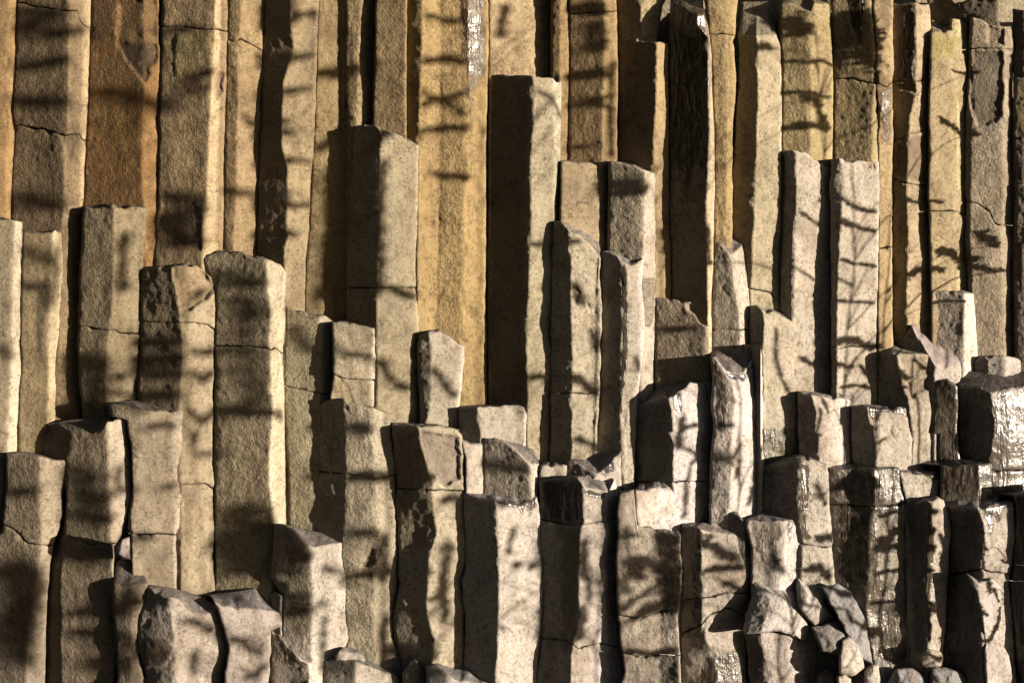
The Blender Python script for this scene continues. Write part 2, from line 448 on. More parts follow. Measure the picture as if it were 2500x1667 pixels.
# ------------------------------------------------------------------ the columns: outline, arrises and face angles of each
# ---- far row, left half
K("narrow golden column cut off by the left edge, behind the pale-edged flat-topped column", 0,
  "-120,-150 39,-150", ["-120,-150 -120,700", "-20,-150 -20,700", "22,0 15,300 12,700", "39,0 32,215 27,268 34,320 27,465 26,700"], [-10, 8, 28], yb=700, t='gold', z=-160)
K("column with a crack sloping down to the right at mid height and dark ripple bands", 0,
  "42,-150 225,-150", ["42,0 39,107 32,200 29,265 34,320 27,465 27,560 27,1000", "168,0 167,107 164,320 155,357 157,430 152,557 148,720 137,1000",
  "207,0 203,200 197,393 195,520 193,1000", "220,0 217,143 214,250 209,344 203,500 195,520 193,680 191,786 189,857 196,965 202,1040"], [-24, 18, 40], yb=1110, t='tan',
  cr=["42,6 96,18 150,27 189,28 196,53 211,68 222,70", "28,304 71,309 107,316 139,325 164,332 200,327 210,344"], z=-150, ch=[("147,330 165,334 200,330 185,360 170,395 155,360", 4, (.7, .66, .66), None)])
K("broad rust-brown column with a purple scar near its top, at the upper left", 0,
  "219,-150 392,-150", ["221,0 217,143 214,250 209,344 203,500 200,700", "352,-100 350,240 346,320 346,464 352,500 352,700", "389,0 388,107 392,150 391,214 388,357 383,465 382,600 376,650 376,720"], [-23, 14], yb=760, t=(.44, .265, .095),
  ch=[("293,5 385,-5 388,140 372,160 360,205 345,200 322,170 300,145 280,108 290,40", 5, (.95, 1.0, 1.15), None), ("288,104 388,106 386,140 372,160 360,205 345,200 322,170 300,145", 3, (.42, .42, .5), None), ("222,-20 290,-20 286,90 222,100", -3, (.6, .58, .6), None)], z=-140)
K("column with a square raised patch below a level crack and a fluted block above it", 0,
  "396,-150 560,-150", ["396,0 391,143 389,250 386,357 384,500 379,571 376,660", "525,0 525,75 518,179 514,286 509,357 505,464 496,557 493,660", "540,0 538,75 535,300 530,660", "557,0 554,143 550,250 546,429 543,640"], [-18, 42, 15], yb=700, t=(.40, .31, .19),
  cr=["393,66 446,66 475,70 500,73 536,73 552,77"], ch=[("423,110 430,76 520,76 518,182 470,188 424,186", -4, (.92, 1.0, .85), None), ("525,175 546,172 545,225 520,250", 8, (.6, .55, .55), None), ("400,470 440,480 470,490 490,510 495,620 440,600 385,560", 3, (.62, .6, .6), None)], z=-130)  # lowest patch paints a soft shadow across the front
K("narrow golden-tan column with a small zigzag crack, left of the dark-sided banded column", 0,
  "557,-150 645,-150", ["557,0 554,143 550,250 546,429 543,660", "591,0 582,107 580,286 577,464 571,560 568,660", "643,0 643,107 637,250 634,430 630,557 625,660"], [-20, 20], yb=720, t=(.42, .32, .19),
  cr=["557,95 579,104 593,96 614,107 643,124"], z=-120)
K("column with a dark left face and a lit right half crossed by thin shadow bands", 0,
  "641,-150 783,-150", ["643,0 641,107 636,286 632,464 629,557 627,620 623,760", "704,-100 711,54 718,118 692,200 687,357 703,411 700,570 706,575 695,607 694,760", "779,0 775,89 771,214 766,357 759,430 754,557 746,643 743,770"], [-38, 18], yb=860, t=(.42, .35, .23), z=-110, wav=1.4)
K("smooth olive column in shade right of the banded column, with a soft dark left flank", -25,
  "779,-150 850,-150", ["777,0 775,89 771,214 766,357 759,430 754,557 746,643 743,770", "832,0 832,280 828,560 818,790", "848,0 843,143 846,286 858,430 857,560 850,800"], [2, -30], yb=850, t=(.38, .30, .16), z=-105)
K("column with a straight lit strip beside a darker strip, above the slanted-top front column", 0,
  "846,-150 921,-150", ["845,0 843,143 846,286 848,420", "880,0 873,179 870,304 868,420", "918,0 914,143 911,304 910,420"], [-20, 18], yb=430, t=(.40, .32, .19), z=-103)
K("shaded brown column in a recess, left of the column with a wet streak", 0,
  "918,-150 995,-150", ["917,0 913,143 910,304 910,420", "993,0 992,320 992,420"], [-12], yb=430, t=(.31, .235, .125), z=-102)
K("tall golden column with a wet glistening streak running down from the top", 0,
  "992,-150 1193,-150", ["993,0 991,179 991,300 991,1020", "1030,0 1029,107 1025,250 1022,400 1018,1020", "1075,0 1075,400 1060,1020", "1143,0 1143,232 1139,357 1146,421 1134,464 1132,557 1136,607 1129,680 1132,1020", "1191,0 1193,89 1189,214 1186,393 1186,680 1187,857 1189,1020"], [-42, 10, -4, 24], yb=1060, t=(.44, .33, .16), z=-100,
  ch=[("1108,-20 1194,-20 1194,180 1165,230 1155,340 1148,428 1140,330 1132,230 1122,140", 0, (.5, .46, .46), .6)])
K("pale sunlit column above the tallest free-standing dark-sided column", 0,
  "1190,-150 1347,-150", ["1193,0 1193,89 1192,300", "1303,-100 1303,186 1303,300", "1345,0 1345,89 1343,186 1343,300"], [9, 17], yb=330, t=(.50, .40, .26), z=-98)
K("thin dark-and-gold strip of column between the pale column and the rust banded column", 0,
  "1344,-150 1388,-150", ["1344,0 1345,89 1343,400", "1368,0 1368,400", "1387,0 1389,214 1387,420"], [-22, 22], yb=430, t=(.40, .29, .14), z=-96)
K("rust-brown column banded with round shadows, golden strip on its right", 0,
  "1386,-150 1508,-150", ["1387,0 1389,214 1388,400 1388,440", "1475,0 1474,143 1470,286 1468,440", "1505,0 1508,179 1506,320 1505,440"], [-20, 22], yb=460, t=(.39, .28, .14), cr=["1387,36 1471,30 1505,27"], z=-94)
K("dark column broken off in a lit curved stub at the top edge", 0,
  "1506,-150 1627,-150", ["1506,0 1507,140", "1568,0 1564,71 1554,96 1552,140", "1625,0 1616,21 1611,54 1606,97 1606,140"], [-40, 14], yb=140, t=(.42, .36, .24), z=-92)
K("flat-topped column with a broad black face and a golden strip down its right", 0,
  "1507,102 1557,102 1600,104 1633,104", ["1507,102 1508,214 1505,400 1504,780", "1602,107 1602,250 1596,357 1594,421 1598,560 1598,780", "1633,107 1631,214 1633,357 1635,464 1634,557 1636,600 1639,728 1639,780"], [-38, 24], yb=790, t=(.44, .33, .18), wet=.12, z=90,
  ch=[("1490,80 1615,80 1600,300 1570,380 1540,320 1490,430", 0, (.75, .72, .72), .35)])  # patch deepens the left face's shade by colour, with some wetness
# ---- far row, right half
K("tall wet black column with a dark sloping cap and a small golden chip", 0,
  "1637,7 1664,10 1682,27 1705,33 1718,25", ["1637,7 1634,89 1632,250 1635,500 1639,728 1639,790", "1705,30 1700,60 1718,80 1732,93 1730,179 1734,321 1729,429 1725,500 1726,571 1729,732 1729,790", "1718,20 1725,54 1732,91 1737,143 1739,250 1743,321 1745,430 1743,536 1741,643 1736,732 1736,790"], [-36, 46], yb=800, t=(.44, .36, .24), wet=.25, z=30, tb="1637,-6 1668,-10 1717,0",
  ch=[("1620,-30 1740,-30 1736,470 1700,420 1680,540 1655,450 1620,600", 0, (.7, .68, .68), .75)])  # patch wets the left face and also paints its shade darker
K("olive-gold column of two stacked blocks, between two black-sided columns", 0,
  "1716,-150 1806,-150", ["1720,0 1729,71 1737,143 1739,250 1743,321 1743,600", "1771,-20 1771,85 1774,140 1775,600", "1804,-50 1795,86 1789,100 1796,179 1795,250 1789,286 1787,557 1787,620"], [-6, 14], yb=640, t=(.44, .34, .17), cr=["1727,84 1771,84 1796,86"], z=-88)
K("slender pale column whose broken pink top tilts forward, black groove on its left", 0,
  "1802,86 1829,89 1848,89 1871,86 1898,86", ["1803,88 1806,170 1803,230 1797,300 1790,420 1788,560 1790,780", "1848,89 1849,179 1850,250 1846,357 1843,464 1841,557 1839,570 1836,679 1832,704 1832,780", "1898,89 1904,114 1907,179 1908,321 1907,393 1905,571 1902,679 1902,780"], [-46, 11], yb=800, t=(.50, .44, .31), z=80, tb="1812,4 1875,3 1886,32 1898,54",
  cr=["1788,700 1834,702 1857,707 1882,714 1894,732 1904,740"])
K("golden column with an upright crack and knobbly broken cap, near the top right", 0,
  "1907,11 1936,9 1961,23 1980,27 1986,9 2021,12", ["1905,11 1904,89 1908,179 1908,440", "1980,27 1978,107 1979,179 1980,250 1979,440", "2023,12 2030,107 2034,214 2032,440"], [-12, 18], yb=450, t=(.44, .355, .19), z=20, tb="1907,-8 2020,-8")
K("brown column split into light and shade by a diagonal edge, wet streaks near its top", 0,
  "2029,-150 2133,-150", ["2029,0 2036,179 2032,440", "2125,0 2130,71 2137,143 2136,214 2130,286 2129,440", "2130,-20 2138,71 2143,143 2145,250 2146,440"], [-18, 48], yb=450, t=(.34, .275, .15), cr=["2034,193 2071,193 2132,207 2146,209"], z=-86,
  ch=[("2060,-20 2110,-20 2108,110 2095,120 2080,60", 1, (.7, .66, .6), .85)])
K("narrow column with a knob and a wet brown streak at mid height", 0,
  "2129,-150 2181,-150", ["2129,0 2137,107 2137,200 2143,260 2143,820", "2179,0 2180,89 2182,154 2179,200 2180,286 2179,357 2177,557 2179,820"], [8], yb=850, t=(.47, .37, .22), cr=["2137,205 2160,214 2181,200", "2143,606 2160,603 2180,602"], z=-84,
  ch=[("2138,175 2150,170 2178,185 2178,205 2160,216 2138,205", -8, (.7, .65, .6), .2), ("2143,216 2180,206 2178,330 2165,360 2150,340", 0, (.5, .42, .36), .55), ("2141,-20 2178,-20 2176,90 2140,85", 1, (.62, .58, .6), None)])
K("column of stacked blocks with a wet black upper block and smooth scarred blocks below", 0,
  "2180,11 2236,9 2245,11 2264,12", ["2181,11 2181,179 2180,357 2179,557 2177,600 2180,679 2179,860", "2236,10 2239,107 2236,196 2234,243 2221,286 2218,339 2214,464 2218,557 2214,714 2216,750 2217,860", "2268,14 2273,89 2268,179 2268,321 2264,429 2266,557 2268,571 2271,679 2277,792 2277,860"], [-36, 24], yb=880, t=(.50, .41, .28), z=10,
  cr=["2180,198 2236,200 2268,188", "2180,345 2218,339 2229,329 2268,318", "2182,436 2232,446 2266,454"],
  ch=[("2180,5 2238,5 2237,200 2180,200", 0, (.5, .46, .46), .8), ("2185,345 2266,322 2264,450 2232,444 2186,432", 4, (.55, .5, .5), .15), ("2180,202 2236,204 2236,230 2205,225", 10, (.8, .7, .6), None)])
K("broad mossy-gold column with a fine crack across its lower third, top right", 0,
  "2271,82 2300,77 2332,75 2346,93 2362,107", ["2271,82 2268,214 2266,500 2268,536 2273,740", "2329,78 2329,214 2326,500 2324,740", "2364,107 2362,179 2359,250 2354,357 2357,464 2357,536 2355,696 2356,740"], [3, 15], yb=770, t=(.46, .37, .22), tb="2271,39 2300,58 2343,73", z=75,
  cr=["2266,516 2325,514 2357,525"], ch=[("2270,80 2345,75 2340,150 2272,150", 0, (.9, .92, .6), None)])
K("pale square block perched on the broken ledge near the top right corner", 0,
  "2321,47 2345,45 2364,60", ["2319,45 2319,140", "2335,45 2335,140", "2365,45 2365,140"], [-5, 15], yb=130, t=(.52, .46, .26), z=45, name='broken_rock')
K("dark broken column end behind the ledge in the top right corner", 0,
  "2263,-20 2300,-25 2330,10 2380,-10 2440,-20", ["2263,-40 2266,110", "2300,-30 2305,110", "2350,-30 2350,110", "2440,-40 2440,110"], [-20, -38, -20], yb=110, t=(.20, .165, .11), z=-60, wav=1.8)
K("column in blocks with a dark rough scar and a branching crack, beside the right edge", 0,
  "2371,43 2389,46 2414,61 2461,66 2475,62", ["2368,43 2364,121 2364,180 2362,250 2355,339 2357,500 2357,607 2364,696 2366,1050", "2374,50 2371,121 2375,160 2373,300 2371,357 2368,557 2371,700 2380,1050", "2450,64 2454,121 2454,200 2448,304 2448,428 2445,557 2443,607 2446,714 2455,857 2456,1050", "2475,64 2473,179 2473,321 2479,429 2477,557 2473,679 2479,864 2479,1050"], [-50, -8, 26], yb=1080, t=(.43, .365, .275), z=60, tb="2372,42 2414,56 2475,54", wav=1.5,
  cr=["2362,121 2407,118 2475,121", "2355,486 2393,500 2421,518 2434,548 2477,551"],
  ch=[("2371,126 2450,122 2450,280 2430,300 2400,310 2385,308 2372,280 2364,230", 7, (.48, .46, .44), .1), ("2452,130 2474,130 2470,195 2445,196", 3, (.7, .66, .66), None), ("2408,60 2455,68 2450,115 2410,112", 6, (.9, .85, .8), None)])
K("dark column at the right edge broken into short level blocks", 0,
  "2474,190 2580,192", ["2478,190 2474,321 2479,429 2478,600 2479,864 2479,1050", "2580,190 2580,1050"], [-22], yb=1060, t=(.33, .275, .20), cr=["2474,340 2580,338", "2478,450 2580,452", "2477,598 2580,596"], z=190,
  ch=[("2470,185 2590,185 2590,338 2470,338", 0, (1.1, 1.0, .6), None)])
K("black column end in the top right corner above the golden block", 0,
  "2476,22 2500,26 2580,30", ["2473,20 2474,260", "2500,20 2500,260", "2580,20 2580,260"], [-40, -10], yb=260, t=(.22, .18, .13), z=24)
# ---- middle row
K("tallest free-standing column in the centre, flat-topped with a wide black left face", 0,
  "1191,183 1250,184 1300,185 1304,188 1340,190 1369,199", ["1191,183 1189,250 1187,357 1186,560 1186,680 1187,857 1189,990 1190,1100", "1304,188 1304,250 1296,393 1297,536 1294,590 1291,714 1287,786 1286,893 1289,929 1287,1057 1290,1160", "1352,195 1354,357 1352,536 1349,643 1347,750 1346,857 1345,1057 1340,1160", "1370,199 1368,357 1367,536 1363,700 1360,1160"], [-40, 10, 50], yb=1170, t=(.48, .42, .29), z=185,
  ch=[("1185,178 1306,180 1298,560 1292,800 1290,1000 1185,1000", 0, (.58, .55, .52), .3)])  # patch paints the left face's shade darker, slightly wet
K("slanted-top front column with a dark left face, left of the tall golden column", 14,
  "868,311 875,307 916,305 932,316 975,330 1000,343 1021,357", ["868,311 864,357 857,464 856,560 852,643 848,732 846,785 844,1050", "919,306 932,330 930,393 925,500 927,500 923,643 920,714 921,796 921,1050", "1021,357 1020,464 1019,557 1016,714 1023,804 1020,839 1025,946 1025,1050"], [-43, 11], yb=1090, t=(.43, .365, .245), z=315, tb="872,304 905,303 935,309 985,326 1024,350",
  cr=["845,702 921,703 938,702"], ch=[])
K("square-headed front column at the left, brown front with a bright right face", 14,
  "203,507 232,511 257,505 273,500 286,507 358,506", ["203,507 195,643 191,793 189,857 196,946 202,1015 204,1080", "277,505 277,643 273,729 268,796 262,843 255,929 257,982 255,1080", "358,506 353,589 348,657 346,696 343,779 341,857 337,975 336,1080"], [-21, 24], yb=1110, t=(.42, .345, .21), z=505,
  cr=["189,793 232,798 257,805 286,804 307,812 343,814"])
K("pale-edged flat-topped column at the left edge, lower than the pillar behind", 0,
  "-100,536 21,536 54,541", ["-100,530 -100,1150", "37,536 32,714 27,857 21,1057 20,1150", "54,541 54,607 50,714 48,839 52,893 46,964 43,1057 41,1100 40,1150"], [2, 42], yb=1180, t=(.42, .35, .235), z=536)
K("flat-topped column with smudged dark stains on its front, second from the left edge", 0,
  "52,568 125,568 135,563 150,561", ["54,560 54,607 50,714 48,839 52,893 46,964 43,1057 41,1150", "129,568 125,714 118,796 118,964 116,1036 116,1150", "150,561 154,661 148,750 143,929 137,1036 136,1150"], [0, 38], yb=1180, t=(.44, .35, .20), z=567, tb="56,558 100,559 148,557",
  ch=[("85,690 118,682 120,750 108,790 105,880 90,892 82,800", 0, (.5, .48, .48), None), ("52,690 90,692 88,708 52,706", 0, (.6, .58, .58), None)])
K("column with a blackened left half and chipped right shoulder, beside the arched-top column", 0,
  "350,657 386,652 414,652 450,648 489,654 514,675 525,707", ["350,657 346,696 343,779 341,857 337,975 337,1050 350,1200 380,1500", "430,652 432,710 439,772 443,804 445,875 441,946 437,1000 440,1180 446,1500", "464,652 464,814 464,929 464,1057 461,1100 468,1179 475,1290 461,1375 466,1500", "525,700 527,768 524,857 523,1000 520,1089 516,1125 523,1175 520,1214 523,1286 521,1357 529,1443 530,1500"], [-29, 20, 32], yb=1520, t=(.41, .33, .21), z=650, wav=1.4,
  cr=["340,784 404,787 475,786 504,793 528,808", "437,1182 493,1179 522,1193"], ch=[("413,648 450,644 492,650 530,707 500,735 470,758 446,765 432,712", lambda x, y: 14 + 0 * x, (.85, .76, .66), None)])
K("broad arched-top column with a black left flank and a white right edge", 0,
  "488,633 500,623 521,621 539,616 571,614 607,620 643,632 661,634 686,646 698,662", ["488,640 496,657 523,704 527,768 523,843 523,1000 518,1125 523,1175 520,1214 523,1286 530,1443 531,1480", "536,620 529,679 530,740 526,850 526,1480", "650,634 652,696 661,757 657,832 661,857 661,943 666,1000 664,1036 657,1107 657,1179 666,1250 668,1275 664,1386 657,1454 657,1480", "698,657 696,714 695,786 689,857 693,929 695,1000 696,1071 696,1275 696,1480"], [-60, -19, 46], yb=1500, t=(.43, .36, .235), z=627,
  cr=["522,843 571,845 607,845 654,854 668,848 692,862"])
K("greenish slant-topped column with a white edge, just right of the arched-top column", 0,
  "697,749 743,762 775,773 793,771 811,784", ["697,749 695,821 691,893 693,1000 696,1054 702,1125 704,1179 705,1275 705,1360", "782,774 782,857 780,946 779,982 782,1071 775,1161 771,1232 766,1296 765,1360", "811,784 812,857 809,964 804,1071 800,1360"], [-8, 44], yb=1380, t=(.44, .38, .24), z=750, tb="700,747 745,758 790,768 811,780",
  cr=["690,941 743,950 779,961 812,964"])
K("short column with a crack curling through its lower half, left of the slanted-top column", 14,
  "812,786 850,786 896,796 908,800 920,800", ["811,786 814,911 807,972 806,1050", "911,800 904,921 904,982 903,1050", "920,800 918,929 920,993 920,1050"], [2, 48], yb=1080, t=(.47, .40, .28), z=787, tb="815,784 850,783 915,797",
  cr=["809,913 836,921 850,925 904,927 921,928"], ch=[("838,921 852,938 866,980 870,1000 806,1000 806,915", 4, (.95, .9, .8), None)])
K("round-shouldered pale column with a narrow dark left face, in front of the golden recess", 0,
  "1025,818 1046,811 1071,811 1100,825 1118,839 1134,845", ["1024,818 1018,843 1020,893 1025,1000 1025,1120", "1048,813 1054,857 1052,929 1050,1000 1043,1025 1043,1120", "1129,845 1118,1000 1115,1120", "1134,845 1129,929 1121,993 1120,1057 1118,1120"], [-32, 11, 50], yb=1130, t=(.48, .42, .32), z=825, wav=1.2)
K("tan flat-topped column behind the two slope-topped dark columns right of centre", 45,
  "1370,393 1450,397 1486,396", ["1368,393 1366,557 1362,700", "1464,396 1460,557 1458,700", "1486,395 1484,557 1484,700"], [6, 20], yb=720, t=(.45, .35, .21), z=390)
K("dark rough column with a white right face, top slanting down to the right", 42,
  "1486,395 1504,396 1550,404 1571,416 1599,423", ["1486,395 1484,557 1484,700 1484,980", "1573,416 1575,464 1572,557 1570,620 1566,700 1566,980", "1599,423 1600,557 1600,714 1600,943 1600,980"], [-19, 36], yb=1010, t=(.47, .40, .29), z=405, tb="1488,393 1550,400 1598,419",
  ch=[("1562,678 1602,675 1602,770 1585,800 1564,800", 1, (.5, .42, .3), .5)])
K("column with a lilac sloping top and a pitted lit front between two black faces", 32,
  "1352,540 1375,543 1395,568 1418,575 1436,593 1450,611 1466,634", ["1352,540 1349,643 1346,821 1345,929 1345,1057 1342,1150", "1396,565 1393,643 1393,750 1398,857 1398,964 1396,1057 1394,1150", "1462,625 1455,680 1452,800 1450,950 1445,1150", "1466,634 1464,696 1470,757 1466,821 1465,946 1459,1036 1457,1150"], [-44, 9, -22], yb=1170, t=(.48, .42, .31), z=560, tb="1378,538 1414,548 1443,557 1457,568 1466,593 1469,615", wav=1.4,
  cr=["1342,958 1395,959 1464,961"], ch=[("1395,700 1408,695 1420,720 1410,750 1400,745", 7, (.9, .85, .8), None), ("1435,730 1445,740 1446,755 1432,745", 8, (.8, .75, .7), None)])
K("wet-edged column with a narrow white face, glistening down the arris of its black side", 22,
  "1464,614 1473,612 1486,614 1507,625 1518,639 1527,643 1543,643 1564,637 1571,628", ["1465,614 1466,714 1468,821 1466,929 1461,1036 1459,1071 1457,1200", "1518,640 1518,750 1516,821 1514,929 1511,1000 1514,1054 1517,1100 1516,1200", "1529,643 1534,768 1530,893 1521,982 1524,1060 1526,1200", "1564,640 1558,700 1568,786 1564,857 1554,954 1550,982 1550,1200", "1571,630 1566,700 1574,786 1570,857 1560,954 1556,982 1552,1071 1548,1143 1546,1200"], [-46, -8, 14, 55], yb=1220, t=(.50, .44, .36), z=636, tb="1475,611 1521,614 1550,620 1571,624", wav=1.2,
  ch=[("1514,650 1530,645 1537,770 1533,890 1520,1010 1508,1010 1514,880 1517,760", 0, (.8, .78, .74), .95)])
K("column with a large lavender broken slope at its upper right, standing deep in a recess", 0,
  "1743,591 1759,596 1786,623 1812,600 1818,625 1829,679", ["1743,591 1741,679 1737,786 1736,840 1736,880", "1784,620 1789,661 1796,714 1804,764 1806,800 1808,880", "1814,590 1818,625 1829,679 1832,743 1832,880"], [-18, 50], yb=890, t=(.40, .34, .25), z=590, tb="1748,554 1779,559 1812,577",
  cr=["1736,805 1780,804 1834,806"])
K("pale column with a domed shoulder and a long hairline crack, black groove at its left", 0,
  "1911,368 1932,366 1943,368 1961,371 1986,387 2014,404 2027,409", ["1909,370 1906,464 1905,557 1904,679 1902,757 1902,1000", "1935,367 1939,430 1937,557 1934,571 1932,643 1930,750 1930,1000", "1943,368 1945,430 1943,557 1941,640 1938,750 1940,1000", "2026,409 2029,500 2029,607 2029,821 2030,939 2030,1000"], [-50, -18, 12], yb=1020, t=(.52, .455, .37), z=385)
K("flat-topped pale column crossed by curved shadows, second tall pale one right of centre", 0,
  "2028,389 2050,389 2061,393 2100,394 2145,395", ["2028,389 2027,464 2029,607 2030,821 2030,950 2030,1030", "2050,390 2059,446 2057,500 2054,557 2052,571 2043,714 2043,821 2043,964 2043,1030", "2146,395 2146,464 2145,557 2143,679 2142,821 2141,989 2141,1030"], [-48, 9], yb=1050, t=(.52, .455, .37), z=391, tb="2031,386 2060,387 2145,391",
  cr=["2029,848 2050,852 2082,845 2142,848"], ch=[("2095,396 2135,398 2138,420 2118,418 2100,412", 5, (.75, .72, .72), None), ("2040,950 2145,950 2145,1010 2040,1010", 0, (.75, .72, .68), .55)])
K("brown flat-topped column with a pale right edge, behind the tilted triangular rock", 0,
  "2275,711 2314,714 2346,718 2377,716", ["2274,711 2277,797 2279,980", "2354,718 2355,786 2354,843 2352,980", "2377,716 2382,786 2386,857 2389,904 2390,980"], [-20, 40], yb=1000, t=(.48, .41, .32), z=713, tb="2273,700 2300,699 2357,700 2377,709")
K("blocky column with a caved dark top and chipped lit face, by the triangular rock", 0,
  "2143,861 2175,861 2189,866 2229,864 2277,868", ["2143,861 2141,989 2141,1090", "2189,866 2196,911 2207,946 2216,975 2221,1000 2230,1071 2227,1136 2227,1170", "2277,868 2280,893 2280,929 2273,1057 2275,1136 2275,1170"], [-44, 9], yb=1180, t=(.48, .41, .32), z=863, tb="2143,841 2186,838 2225,846 2261,857", wet=.08,
  ch=[("2206,930 2275,915 2280,945 2240,965 2220,980", 8, (.75, .68, .6), .35), ("2193,868 2276,868 2278,915 2210,925", 3, (.8, .74, .68), .25)])
K("squat column with a dripping dark rim, in front of the blocky chipped column", 0,
  "2079,991 2121,993 2139,995 2216,996", ["2079,991 2080,1057 2079,1036 2080,1121 2081,1180", "2118,995 2123,1036 2130,1036 2137,1086 2141,1129 2141,1180", "2216,996 2223,1057 2230,1071 2227,1136 2227,1180"], [-36, 11], yb=1190, t=(.52, .45, .37), z=993, tb="2086,985 2139,986 2204,992",
  ch=[("2117,990 2218,992 2216,1030 2205,1015 2150,1005 2130,1030", 1, (.6, .58, .6), .8), ("2180,1010 2182,1065 2165,1080 2140,1090 2160,1072", 4, (.75, .7, .65), None)])
K("squat white-faced column with a flat shadowed top, right of the slanting-shadow column", 0,
  "1948,955 1982,964 2011,971 2043,971 2064,973 2077,979", ["1948,955 1948,1057 1950,1071 1954,1121 1955,1170", "1982,967 1995,1007 1989,1057 2000,1054 2000,1125 2000,1170", "2050,973 2050,1057 2051,1170", "2077,979 2079,1057 2080,1118 2081,1170"], [-40, 18, 34], yb=1180, t=(.55, .48, .41), z=968, tb="1954,953 2032,955 2064,966 2078,977",
  ch=[("2050,990 2054,990 2054,1070 2050,1060", 3, (.5, .46, .44), None)])
K("pale slope-topped column with a long thin slanting shadow down its face", 0,
  "1829,747 1840,746 1854,749 1871,766 1886,760 1907,771 1932,786 1944,791", ["1829,747 1829,850 1850,1000 1855,1200", "1861,760 1866,786 1862,846 1859,857 1864,929 1861,1057 1862,1036 1864,1143 1864,1200", "1945,791 1946,893 1948,1036 1954,1107 1955,1200"], [-60, 8], yb=1210, t=(.50, .44, .33), z=768, tb="1833,744 1864,749 1907,757 1936,770 1944,788",
  ch=[("1858,1044 1950,1040 1955,1150 1858,1150", 1, (.72, .72, .66), .6)])
K("big white-fronted column with a deep dark hollow at the head, standing among wet rocks", 0,
  "1734,870 1746,871 1771,907 1786,911 1811,914 1829,889 1857,843", ["1734,870 1739,929 1737,1000 1743,1036 1736,1089 1732,1214 1732,1264 1730,1330", "1771,907 1790,936 1796,980 1789,1036 1787,1143 1782,1214 1779,1250 1779,1330", "1857,843 1862,930 1865,921 1861,1057 1864,1125 1862,1214 1864,1243 1864,1330"], [-14, 33], yb=1350, t=(.58, .51, .44), z=890, tb="1734,832 1771,831 1821,841 1857,841", wav=1.3, bs=-.95, cap=(.42, .40, .42), cw=.5,  # dark cap tint puts the hollow's shade into its colour
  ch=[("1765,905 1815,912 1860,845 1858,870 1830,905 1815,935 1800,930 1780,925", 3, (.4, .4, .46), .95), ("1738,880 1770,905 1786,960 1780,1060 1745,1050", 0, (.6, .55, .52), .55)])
K("short brown column with a bright slanting chip on its right shoulder", 0,
  "1598,725 1640,730 1675,737 1700,740 1729,745", ["1598,725 1600,943 1600,1010", "1722,744 1724,800 1725,870 1726,1010", "1729,745 1733,821 1733,870 1733,1010"], [-19, 50], yb=1020, t=(.42, .34, .23), z=737, tb="1600,724 1675,734 1729,743",
  ch=[("1671,735 1731,742 1733,800 1715,792 1700,775 1680,758", lambda x, y: 4 + (x - 1671) * 0.9, (1.25, 1.25, 1.35), None)])
K("column with a bowl-shaped black top and white face marked by a looped shadow", 0,
  "1552,989 1571,982 1629,968 1646,964 1668,950 1682,934 1734,934", ["1552,989 1550,1057 1554,1071 1548,1154 1546,1186 1544,1300", "1632,967 1639,1000 1645,1057 1637,1054 1646,1089 1643,1179 1648,1275 1650,1300", "1735,934 1743,1036 1745,1029 1736,1089 1732,1179 1732,1229 1728,1300"], [-42, 21], yb=1320, t=(.55, .49, .44), z=958, tb="1557,964 1593,946 1646,932 1682,927 1734,932", wav=1.4, bs=-.6, cap=(.45, .45, .5), cw=.5,  # darker cap tint stands in for shade inside the bowl
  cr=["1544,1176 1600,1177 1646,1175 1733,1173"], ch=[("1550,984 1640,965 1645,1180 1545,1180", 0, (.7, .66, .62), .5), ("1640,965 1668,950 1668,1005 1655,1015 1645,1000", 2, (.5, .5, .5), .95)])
K("half-round white block with a dark crest set on a grey column right of centre", 0,
  "1550,1196 1596,1191 1636,1191 1654,1214", ["1550,1196 1552,1250 1557,1286 1557,1330", "1600,1190 1604,1330", "1655,1200 1657,1250 1664,1290 1664,1330"], [20, 30], yb=1320, t=(.60, .52, .45), z=1196, ch=[("1550,1188 1656,1188 1656,1215 1640,1200 1600,1196 1560,1205", 1, (.6, .55, .58), .6)])
K("grey column stepped at the head below the half-round white block", 0,
  "1509,1207 1548,1197 1553,1284 1593,1289 1657,1300", ["1509,1207 1508,1293 1505,1395 1507,1497 1516,1573 1524,1637 1516,1667 1516,1720", "1606,1290 1608,1344 1621,1420 1612,1560 1615,1667 1615,1720", "1661,1300 1664,1393 1664,1420 1655,1500 1660,1600 1662,1720"], [2, -16], yb=1740, t=(.44, .375, .30), z=1285, tb="1512,1200 1552,1192 1600,1286 1657,1294", wav=1.5,
  cr=["1507,1498 1540,1506 1560,1507 1606,1490 1664,1485", "1515,1591 1552,1603 1580,1600 1620,1595 1662,1600"], ch=[("1590,1380 1664,1310 1664,1480 1620,1490 1600,1440", 2, (.62, .58, .54), .3), ("1516,1600 1662,1600 1662,1680 1516,1680", 2, (.6, .58, .55), .45)])  # first patch paints in the shadow of the next column
